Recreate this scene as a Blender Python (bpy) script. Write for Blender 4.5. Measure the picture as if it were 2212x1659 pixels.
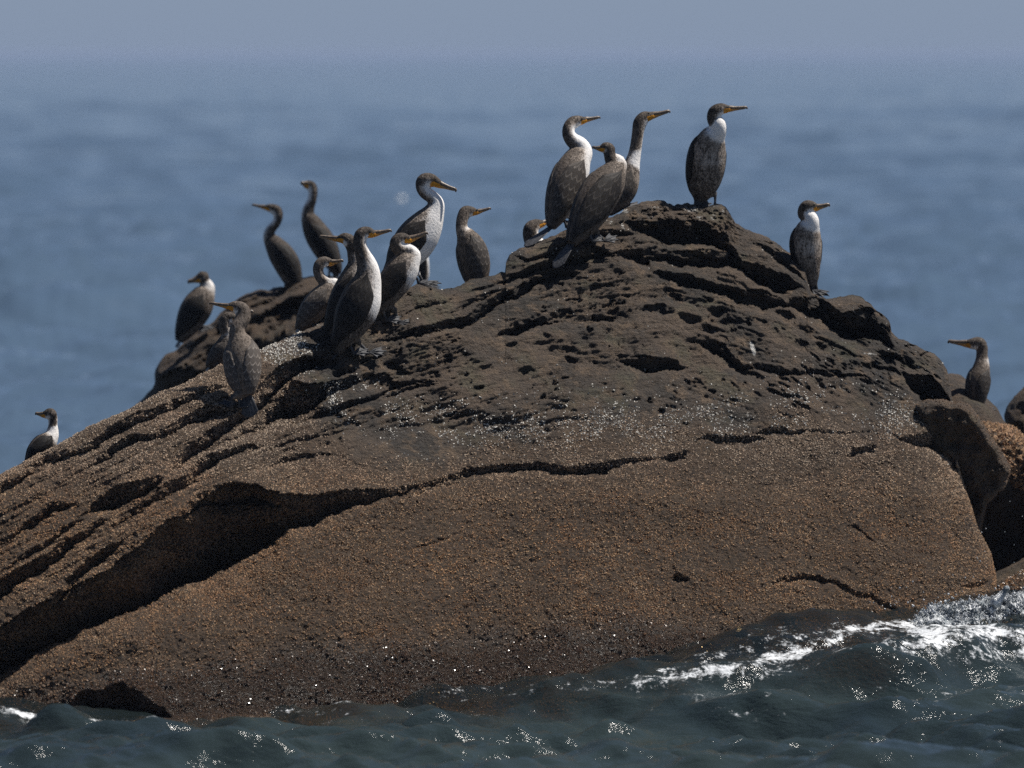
import bpy, math, random
import numpy as np
from mathutils import Vector, kdtree

# ----------------------------------------------------------------- scene, camera, light
SC = bpy.context.scene
for o in list(bpy.data.objects):
    bpy.data.objects.remove(o)
COL = SC.collection
rng = np.random.default_rng(7)
random.seed(7)

FPX = 14805.0            # focal length in pixels of a 2212 px wide picture
CX, CY = 1106.0, 829.5
CAMZ = 4.33
PITCH = math.atan((CY - 115.0) / FPX)
cam_d = bpy.data.cameras.new('camera')
cam = bpy.data.objects.new('camera', cam_d)
COL.objects.link(cam)
cam.location = (0, 0, CAMZ)
cam.rotation_euler = (math.pi / 2 - PITCH, 0, 0)
cam_d.sensor_width = 36.0
cam_d.lens = FPX / 2212.0 * 36.0
cam_d.clip_start = 0.5
cam_d.clip_end = 90000
cam_d.dof.use_dof = True
cam_d.dof.focus_distance = 47.9
cam_d.dof.aperture_fstop = 2.0
SC.camera = cam

SUN_DIR = Vector((0.46, 0.12, 0.88)).normalized()
EL = math.asin(SUN_DIR.z)
AZ = math.atan2(SUN_DIR.x, SUN_DIR.y)
W = bpy.data.worlds.new('World')
SC.world = W
W.use_nodes = True
nt = W.node_tree
bg = nt.nodes['Background']
sky = nt.nodes.new('ShaderNodeTexSky')
sky.sky_type = 'NISHITA'
sky.sun_disc = False
sky.sun_elevation = EL
sky.sun_rotation = AZ
sky.altitude = 0
sky.air_density = 0.6
sky.dust_density = 0.12
sky.ozone_density = 2.0
SKY_STRENGTH = 0.05
# sea haze: the clear sky pales into one even blue-grey band all round the horizon
tc = nt.nodes.new('ShaderNodeTexCoord'); sep = nt.nodes.new('ShaderNodeSeparateXYZ')
nt.links.new(tc.outputs['Generated'], sep.inputs[0])
def wmath(op, a, b):
    x = nt.nodes.new('ShaderNodeMath'); x.operation = op
    for i, q in enumerate((a, b)):
        if isinstance(q, bpy.types.NodeSocket): nt.links.new(q, x.inputs[i])
        else: x.inputs[i].default_value = q
    return x.outputs[0]
zf = wmath('MULTIPLY', wmath('POWER', 2.718, wmath('MULTIPLY', wmath('MAXIMUM', sep.outputs[2], 0.0), -6.5)), 0.96)
mx = nt.nodes.new('ShaderNodeMix'); mx.data_type = 'RGBA'
nt.links.new(zf, mx.inputs[0]); nt.links.new(sky.outputs[0], mx.inputs[6])
mx.inputs[7].default_value = (0.172 / SKY_STRENGTH, 0.221 / SKY_STRENGTH, 0.312 / SKY_STRENGTH, 1)
nt.links.new(mx.outputs[2], bg.inputs[0])
bg.inputs[1].default_value = SKY_STRENGTH
sun_d = bpy.data.lights.new('sun', 'SUN')
sun_d.energy = 5.0
sun_d.angle = math.radians(0.53)
sun_d.color = (1.0, 0.95, 0.88)
sun = bpy.data.objects.new('sun', sun_d)
COL.objects.link(sun)
sun.rotation_euler = SUN_DIR.to_track_quat('Z', 'Y').to_euler()
sun.location = (0, 40, 60)

vs = SC.view_settings
SC.display_settings.display_device = 'sRGB'
vs.view_transform = 'Standard'
vs.look = 'None'
vs.exposure = 0.38
vs.gamma = 1.0
vs.use_curve_mapping = False
SC.cycles.use_denoising = False
SC.cycles.max_bounces = 6
SC.cycles.transparent_max_bounces = 8
SC.cycles.volume_bounces = 0
SC.cycles.sample_clamp_indirect = 4.0
SC.cycles.sample_clamp_direct = 12.0

# ----------------------------------------------------------------- helpers
cp, sp = math.cos(PITCH), math.sin(PITCH)

def at(u, v, Y):
    """point of the place at world depth Y seen at picture position u, v (numpy ok)"""
    u = np.asarray(u, float); v = np.asarray(v, float); Y = np.asarray(Y, float)
    a = (u - CX) / FPX
    b = -(v - CY) / FPX
    dy = cp + b * sp
    dz = -sp + b * cp
    t = Y / dy
    return np.stack(np.broadcast_arrays(a * t, Y, CAMZ + dz * t), -1)

def project(P):
    x, y, z = P[..., 0], P[..., 1], P[..., 2] - CAMZ
    f = y * cp - z * sp
    up = y * sp + z * cp
    return CX + FPX * x / f, CY - FPX * up / f

def _h(ix, iy, iz, seed):
    n = (ix.astype(np.uint32) * np.uint32(374761393) + iy.astype(np.uint32) * np.uint32(668265263)
         + iz.astype(np.uint32) * np.uint32(2147483647) + np.uint32(seed * 1013 + 17) * np.uint32(1274126177))
    n = (n ^ (n >> np.uint32(13))) * np.uint32(1274126177)
    n = n ^ (n >> np.uint32(16))
    return (n & np.uint32(0xFFFF)).astype(np.float32) / 65535.0

def vnoise(x, y, z=None, seed=0):
    x = np.asarray(x, np.float32); y = np.asarray(y, np.float32)
    fx = np.floor(x); fy = np.floor(y)
    tx = x - fx; ty = y - fy
    ix = fx.astype(np.int64); iy = fy.astype(np.int64)
    tx = tx * tx * tx * (tx * (tx * 6 - 15) + 10); ty = ty * ty * ty * (ty * (ty * 6 - 15) + 10)
    if z is None:
        o = np.zeros_like(ix)
        a = _h(ix, iy, o, seed); b = _h(ix + 1, iy, o, seed)
        c = _h(ix, iy + 1, o, seed); d = _h(ix + 1, iy + 1, o, seed)
        return (a + (b - a) * tx) * (1 - ty) + (c + (d - c) * tx) * ty
    z = np.asarray(z, np.float32)
    fz = np.floor(z); tz = z - fz; iz = fz.astype(np.int64); tz = tz * tz * (3 - 2 * tz)
    r = []
    for k in (0, 1):
        a = _h(ix, iy, iz + k, seed); b = _h(ix + 1, iy, iz + k, seed)
        c = _h(ix, iy + 1, iz + k, seed); d = _h(ix + 1, iy + 1, iz + k, seed)
        r.append((a + (b - a) * tx) * (1 - ty) + (c + (d - c) * tx) * ty)
    return r[0] + (r[1] - r[0]) * tz

def fbm(x, y, seed=0, octv=4, gain=0.5, ridged=False):
    s = np.zeros(np.broadcast(x, y).shape, np.float32); a = 1.0; tot = 0
    c, q = 0.8, 0.6
    for o in range(octv):
        n = vnoise(x, y, seed=seed + o)
        n = 1 - np.abs(2 * n - 1) if ridged else n
        s += a * n; tot += a; a *= gain
        x, y = (c * x - q * y) * 2.03 + 3.1, (q * x + c * y) * 2.03 + 7.7
    return s / tot * 2 - 1          # about -1..1

def sstep(a, b, x):
    t = np.clip((x - a) / (b - a), 0, 1)
    return t * t * (3 - 2 * t)

def pinterp(u, pts):
    pts = np.asarray(pts, float)
    return np.interp(u, pts[:, 0], pts[:, 1])

def mesh_np(name, V, F, mat=None, parent=None, smooth=True, attrs=None, uv=None):
    """ONE mesh object out of numpy arrays; F is an (n,3) or (n,4) array or a list of such"""
    V = np.asarray(V, np.float32)
    Fs = F if isinstance(F, list) else [F]
    me = bpy.data.meshes.new(name)
    me.vertices.add(len(V)); me.vertices.foreach_set('co', V.ravel())
    idx = np.concatenate([f.ravel() for f in Fs]).astype(np.int32)
    tot = np.concatenate([np.full(len(f), f.shape[1], np.int32) for f in Fs])
    st = np.concatenate([[0], np.cumsum(tot)[:-1]]).astype(np.int32)
    me.loops.add(len(idx)); me.loops.foreach_set('vertex_index', idx)
    me.polygons.add(len(tot)); me.polygons.foreach_set('loop_start', st)
    me.polygons.foreach_set('loop_total', tot)
    me.polygons.foreach_set('use_smooth', np.full(len(tot), smooth, bool))
    if attrs:
        for k, a in attrs.items():
            a = np.asarray(a, np.float32)
            if a.ndim == 1:
                at_ = me.attributes.new(k, 'FLOAT', 'POINT'); at_.data.foreach_set('value', a)
            else:
                at_ = me.attributes.new(k, 'FLOAT_COLOR', 'POINT')
                at_.data.foreach_set('color', np.concatenate([a, np.ones((len(a), 1), np.float32)], 1).ravel())
    if uv is not None:
        l = me.uv_layers.new(name='uv')
        l.data.foreach_set('uv', np.asarray(uv, np.float32)[idx].ravel())
    me.update(calc_edges=True)
    if mat: me.materials.append(mat)
    o = bpy.data.objects.new(name, me)
    COL.objects.link(o)
    if parent is not None: o.parent = parent
    return o

def gridf(nr, nc, off=0, wrap=False):
    r = np.arange(nr - 1)[:, None]
    c = np.arange(nc if wrap else nc - 1)[None, :]
    c2 = (c + 1) % nc
    return np.stack([r * nc + c, r * nc + c2, (r + 1) * nc + c2, (r + 1) * nc + c], -1).reshape(-1, 4) + off

def thing(name, label, cat, loc, group=None):
    o = bpy.data.objects.new(name, None); COL.objects.link(o)
    o.location = loc; o.empty_display_size = 0.1
    o['label'] = label; o['category'] = cat
    if group: o['group'] = group
    return o

# ----------------------------------------------------------------- node helpers
class N:
    def __init__(self, name):
        self.m = bpy.data.materials.new(name); self.m.use_nodes = True
        self.t = self.m.node_tree; self.t.nodes.clear()
        self.out = self.t.nodes.new('ShaderNodeOutputMaterial')
    def n(self, typ, **kw):
        x = self.t.nodes.new(typ)
        for k, v in kw.items():
            if k.startswith('i_'):
                key = k[2:]
                key = int(key) if key.isdigit() else key.replace('_', ' ')
                self.set(x.inputs[key], v)
            else:
                setattr(x, k, v)
        return x
    def set(self, sock, v):
        if isinstance(v, bpy.types.NodeSocket): self.t.links.new(v, sock)
        else: sock.default_value = v
    def attr(self, name, which='Fac'):
        return self.n('ShaderNodeAttribute', attribute_name=name).outputs[which]
    def math(self, op, a, b=0.0, c=0.0, clamp=False):
        x = self.n('ShaderNodeMath', operation=op, use_clamp=clamp)
        self.set(x.inputs[0], a); self.set(x.inputs[1], b); self.set(x.inputs[2], c)
        return x.outputs[0]
    def mix(self, f, a, b, blend='MIX'):
        x = self.n('ShaderNodeMix', data_type='RGBA', blend_type=blend)
        self.set(x.inputs[0], f)
        for s, v in ((x.inputs[6], a), (x.inputs[7], b)):
            self.set(s, v if isinstance(v, bpy.types.NodeSocket) else (*v, 1.0))
        return x.outputs[2]
    def noise(self, vec, scale, detail=4, rough=0.55, dist=0.0, which=0):
        x = self.n('ShaderNodeTexNoise'); self.set(x.inputs['Vector'], vec)
        x.inputs['Scale'].default_value = scale; x.inputs['Detail'].default_value = detail
        x.inputs['Roughness'].default_value = rough; x.inputs['Distortion'].default_value = dist
        return x.outputs[which]
    def map(self, x, a, b, c=0.0, d=1.0, smooth=True):
        r = self.n('ShaderNodeMapRange', interpolation_type='SMOOTHSTEP' if smooth else 'LINEAR')
        self.set(r.inputs[0], x)
        for i, v in enumerate((a, b, c, d)): self.set(r.inputs[i + 1], v)
        return r.outputs[0]
    def mix_f(self, f, a, b):
        x = self.n('ShaderNodeMix', data_type='FLOAT')
        for i_, v in enumerate((f, a, b)): self.set(x.inputs[(0, 2, 3)[i_]], v)
        return x.outputs[0]
    def obj(self):
        return self.n('ShaderNodeTexCoord').outputs['Object']
    def scaled(self, vec, s, rot=(0, 0, 0)):
        x = self.n('ShaderNodeMapping'); self.set(x.inputs[0], vec)
        x.inputs['Scale'].default_value = s; x.inputs['Rotation'].default_value = rot
        return x.outputs[0]
    def bump(self, h, strength, dist, nrm=None):
        b = self.n('ShaderNodeBump'); self.set(b.inputs['Height'], h)
        b.inputs['Strength'].default_value = strength; b.inputs['Distance'].default_value = dist
        if nrm is not None: self.set(b.inputs['Normal'], nrm)
        return b.outputs[0]
    def pbr(self, col, rough, nrm=None, spec=0.5, **kw):
        p = self.n('ShaderNodeBsdfPrincipled')
        self.set(p.inputs['Base Color'], col if isinstance(col, bpy.types.NodeSocket) else (*col, 1.0))
        self.set(p.inputs['Roughness'], rough)
        self.set(p.inputs['Specular IOR Level'], spec)
        if nrm is not None: self.set(p.inputs['Normal'], nrm)
        for k, v in kw.items(): self.set(p.inputs[k], v)
        return p.outputs[0]
    def done(self, sh):
        self.t.links.new(sh, self.out.inputs[0]); return self.m

# ----------------------------------------------------------------- materials
def rock_material():
    m = N('sea_worn_rock')
    P = m.obj()
    barn = m.attr('barn'); wet = m.attr('wet'); guano = m.attr('guano')
    n1 = m.noise(P, 1.6, 5, 0.6); n2 = m.noise(P, 7.0, 6, 0.65); n3 = m.noise(P, 45.0, 4, 0.7)
    col = m.mix(m.map(n1, 0.36, 0.64), (0.044, 0.038, 0.032), (0.112, 0.080, 0.056))
    col = m.mix(m.map(n2, 0.48, 0.66), col, (0.155, 0.108, 0.070))
    col = m.mix(m.math('MULTIPLY', m.map(m.noise(P, 3.1, 4), 0.52, 0.7), 0.55), col, (0.080, 0.080, 0.048))
    col = m.mix(m.math('MULTIPLY', m.map(n3, 0.42, 0.62), 0.45), col, (0.040, 0.031, 0.025))
    bcol = m.mix(m.map(n3, 0.3, 0.7), (0.024, 0.016, 0.011), (0.110, 0.066, 0.035))
    col = m.mix(m.math('MULTIPLY', barn, 0.85), col, bcol)
    col = m.mix(m.math('MULTIPLY', wet, 0.65), col, (0.030, 0.020, 0.015))
    gn = m.noise(P, 38.0, 5, 0.7)
    gf = m.map(m.math('ADD', guano, m.math('SUBTRACT', gn, 0.5)), 0.52, 0.70)
    col = m.mix(m.math('MULTIPLY', gf, 0.9), col, (0.62, 0.61, 0.58))
    hs = m.noise(m.scaled(P, (7, 7, 48)), 1.0, 6, 0.7)
    h = m.math('ADD', m.math('MULTIPLY', hs, 0.6), m.math('MULTIPLY', m.noise(P, 28, 6, 0.72), 0.9))
    nrm = m.bump(h, 1.0, 0.075)
    rough = m.map(wet, 0.0, 1.0, 0.85, 0.34)
    return m.done(m.pbr(col, rough, nrm, 0.35))

def barnacle_material():
    m = N('barnacle_shell')
    wet = m.attr('wet')
    c = m.attr('col', 'Color')
    return m.done(m.pbr(c, m.map(wet, 0, 1, 0.8, 0.14), None, 0.65))

def sea_material():
    m = N('sea_water')
    P = m.obj()
    foam = m.attr('foam'); shal = m.attr('shallow'); near = m.attr('near')
    hb = m.math('ADD', m.math('MULTIPLY', m.noise(m.scaled(P, (0.55, 1.0, 1)), 5.0, 4, 0.6, 0.4), 1.0),
                m.math('MULTIPLY', m.noise(m.scaled(P, (0.55, 1.0, 1)), 15.0, 4, 0.65, 0.5), 0.34))
    hf = m.noise(m.scaled(P, (0.16, 0.42, 1)), 1.0, 5, 0.62, 0.3)
    wind = m.map(m.noise(m.scaled(P, (0.50, 0.10, 1)), 1.0, 4, 0.68), 0.36, 0.64, 0.1, 1.9)
    b1 = m.n('ShaderNodeBump'); m.set(b1.inputs['Height'], hb); b1.inputs['Distance'].default_value = 0.065
    m.set(b1.inputs['Strength'], m.math('ADD', m.math('MULTIPLY', wind, m.map(near, 0, 1, 0.10, 0.05)), m.math('MULTIPLY', near, 0.40)))
    b2 = m.n('ShaderNodeBump'); m.set(b2.inputs['Height'], hf); b2.inputs['Distance'].default_value = 0.55
    m.set(b2.inputs['Strength'], m.map(near, 0, 1, 0.16, 0.0)); m.set(b2.inputs['Normal'], b1.outputs[0])
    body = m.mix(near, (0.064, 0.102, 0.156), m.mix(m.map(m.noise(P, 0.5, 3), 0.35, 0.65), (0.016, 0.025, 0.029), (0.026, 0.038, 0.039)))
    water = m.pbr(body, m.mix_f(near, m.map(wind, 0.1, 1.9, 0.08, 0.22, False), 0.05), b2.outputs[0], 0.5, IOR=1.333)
    clear = m.n('ShaderNodeBsdfTransparent'); clear.inputs[0].default_value = (0.80, 0.68, 0.48, 1)
    gl = m.n('ShaderNodeBsdfGlossy'); gl.inputs['Roughness'].default_value = 0.04
    m.set(gl.inputs['Normal'], b2.outputs[0])
    fr = m.n('ShaderNodeFresnel'); fr.inputs[0].default_value = 1.333; m.set(fr.inputs['Normal'], b2.outputs[0])
    thin = m.n('ShaderNodeMixShader'); m.set(thin.inputs[0], fr.outputs[0])
    m.set(thin.inputs[1], clear.outputs[0]); m.set(thin.inputs[2], gl.outputs[0])
    a = m.n('ShaderNodeMixShader'); m.set(a.inputs[0], shal); m.set(a.inputs[1], water); m.set(a.inputs[2], thin.outputs[0])
    fn = m.math('ADD', m.math('MULTIPLY', m.noise(m.scaled(P, (0.6, 1.0, 1)), 9.0, 6, 0.75, 1.2), 0.6), m.math('MULTIPLY', m.noise(P, 34.0, 4, 0.7), 0.4))
    ff = m.map(m.math('ADD', foam, m.math('MULTIPLY', m.math('SUBTRACT', m.map(fn, 0.34, 0.66, 0, 1, False), 0.5), 0.85)), 0.42, 0.80)
    fw = m.pbr((0.74, 0.77, 0.80), 0.6, m.bump(m.noise(P, 40, 4, 0.7), 0.6, 0.02), 0.4)
    b = m.n('ShaderNodeMixShader'); m.set(b.inputs[0], m.math('MULTIPLY', ff, 0.92)); m.set(b.inputs[1], a.outputs[0]); m.set(b.inputs[2], fw)
    return m.done(b.outputs[0])

def foam_material():
    m = N('white_sea_foam')
    P = m.obj()
    h = m.noise(P, 26, 5, 0.75)
    c = m.mix(m.map(m.noise(P, 14, 6, 0.75), 0.40, 0.60), (0.15, 0.18, 0.20), (0.80, 0.82, 0.84))
    return m.done(m.pbr(c, 0.28, m.bump(h, 0.8, 0.03), 0.5))

def plumage_material():
    m = N('cormorant_plumage')
    P = m.obj()
    wht = m.attr('white'); org = m.attr('orange'); tone = m.attr('tone')
    n = m.noise(m.scaled(P, (1, 1, 0.55)), 95, 3, 0.65)
    n2 = m.noise(m.scaled(P, (1, 1, 0.45)), 34, 4, 0.6)
    nn = m.math('ADD', m.math('MULTIPLY', n, 0.6), m.math('MULTIPLY', n2, 0.4))
    thr = m.math('SUBTRACT', 1.0, wht)
    f = m.map(m.math('SUBTRACT', m.map(nn, 0.30, 0.70, 0, 1, False), thr), -0.36, 0.20)
    fine = m.map(n, 0.3, 0.7)
    dark = m.mix(fine, (0.010, 0.008, 0.0075), (0.030, 0.024, 0.020))
    brown = m.mix(fine, (0.045, 0.035, 0.028), (0.170, 0.135, 0.108))
    vo = m.n('ShaderNodeTexVoronoi', feature='F1'); m.set(vo.inputs['Vector'], m.scaled(P, (1, 1, 0.6))); vo.inputs['Scale'].default_value = 46
    tipf = m.map(vo.outputs['Distance'], 0.30, 0.62)
    dk = m.mix(m.math('MULTIPLY', tipf, 0.34), m.mix(tone, dark, brown), m.mix(tone, (0.060, 0.048, 0.040), (0.30, 0.25, 0.21)))
    white = m.mix(m.map(wht, 0.35, 0.85), (0.34, 0.285, 0.24), m.mix(n2, (0.76, 0.73, 0.70), (0.86, 0.84, 0.82)))
    c = m.mix(f, dk, white)
    c = m.mix(m.map(org, 0.35, 0.6), c, (0.62, 0.27, 0.025))
    nrm = m.bump(n, 0.5, 0.012)
    return m.done(m.pbr(c, 0.7, nrm, 0.14))

def wing_material():
    m = N('cormorant_wing_feathers')
    P = m.obj()
    uv = m.n('ShaderNodeUVMap', uv_map='uv').outputs[0]
    s = m.n('ShaderNodeSeparateXYZ'); m.set(s.inputs[0], uv)
    tone = m.attr('tone')
    r = m.math('MULTIPLY', m.math('POWER', s.outputs[0], 1.25), 7.0)
    row = m.math('FLOOR', r); vv = m.math('FRACT', r)
    cc = m.math('FRACT', m.math('ADD', m.math('MULTIPLY', s.outputs[1], 5.0), m.math('MULTIPLY', row, 0.5)))
    dx = m.math('SUBTRACT', cc, 0.5)
    e = m.math('ADD', vv, m.math('MULTIPLY', m.math('MULTIPLY', dx, dx), 1.9))
    e = m.math('FRACT', e)
    fr = m.map(e, 0.70, 0.96)
    n = m.noise(m.scaled(P, (1, 1, 0.5)), 70, 3, 0.6)
    base = m.mix(tone, (0.006, 0.0055, 0.0055), (0.085, 0.072, 0.063))
    edge = m.mix(tone, (0.016, 0.0135, 0.012), (0.36, 0.315, 0.275))
    c = m.mix(m.math('MULTIPLY', m.math('MULTIPLY', fr, m.map(s.outputs[0], 0.06, 0.2)), m.map(n, 0.25, 0.7)), base, edge)
    nrm = m.bump(m.math('ADD', m.math('MULTIPLY', e, -0.7), m.math('MULTIPLY', n, 0.3)), 0.6, 0.008)
    return m.done(m.pbr(c, 0.62, nrm, 0.16))

def simple(name, c1, c2, scale, rough, spec=0.4, bump=0.3, dist=0.005):
    m = N(name); P = m.obj(); n = m.noise(P, scale, 4, 0.6)
    return m.done(m.pbr(m.mix(m.map(n, 0.3, 0.7), c1, c2), rough, m.bump(n, bump, dist), spec))

M_ROCK = rock_material(); M_BARN = barnacle_material(); M_SEA = sea_material(); M_FOAM = foam_material()
M_PLUM = plumage_material(); M_WING = wing_material()
M_BILL = simple('grey_horn_bill', (0.07, 0.055, 0.045), (0.20, 0.15, 0.11), 60, 0.4)
def lower_bill_material():
    m = N('lower_bill_horn'); P = m.obj(); n = m.noise(P, 50, 4, 0.6)
    c = m.mix(m.attr('orange'), m.mix(n, (0.20, 0.14, 0.09), (0.30, 0.20, 0.11)), (0.56, 0.25, 0.03))
    return m.done(m.pbr(c, 0.45, m.bump(n, 0.3, 0.004), 0.4))
M_LOWB = lower_bill_material()
M_EYE = simple('dark_green_eye', (0.010, 0.014, 0.010), (0.02, 0.025, 0.015), 20, 0.08, 0.6, 0.0)
M_TAIL = simple('grey_tail_feather', (0.022, 0.022, 0.024), (0.075, 0.075, 0.08), 55, 0.5)
M_FOOT = simple('grey_webbed_foot', (0.030, 0.031, 0.034), (0.070, 0.070, 0.075), 50, 0.6, 0.25)

# ----------------------------------------------------------------- the main rock
TOP = [(-480,1400),(-420,1335),(-250,1205),(-80,1082),(0,1025),(56,995),(127,959),(192,921),(275,886),(348,846),(384,835),
       (472,788),(561,756),(637,721),(698,697),(770,664),(830,636),(870,622),(901,614),(930,619),(957,624),(979,624),(1015,605),(1067,595),
       (1091,588),(1093,565),(1101,550),(1123,535),(1177,516),(1222,495),(1275,480),(1323,466),(1359,446),(1399,434),(1432,434),
       (1455,443),(1493,439),(1530,446),(1559,442),(1566,448),(1578,465),(1588,481),(1623,498),(1663,514),(1689,533),(1720,557),
       (1739,578),(1746,613),(1752,631),(1775,640),(1793,644),(1806,645),(1817,641),(1833,637),(1859,643),(1880,657),(1897,671),(1912,684),(1923,698),(1926,717),(1942,733),
       (1960,738),(1990,750),(2018,764),(2034,780),(2046,799),(2053,835),(2059,885),(2063,935),(2067,980),(2073,1015),(2083,1050),(2095,1085),
       (2112,1140),(2140,1195),(2150,1240),(2153,1300),(2156,1420),(2157,1600)]
TOP = np.array(TOP, float)
Y0P = [(-500,45.4),(0,45.1),(300,45.05),(700,45.7),(1000,46.2),(1400,46.6),(1700,47.0),(2000,47.4),(2160,47.9)]
# strata follow an arch over the rock: down to the left, down to the right
SP_ = [(-500,1280),(0,1010),(400,830),(900,640),(1200,565),(1450,545),(1700,625),(2000,800),(2160,920)]

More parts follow.
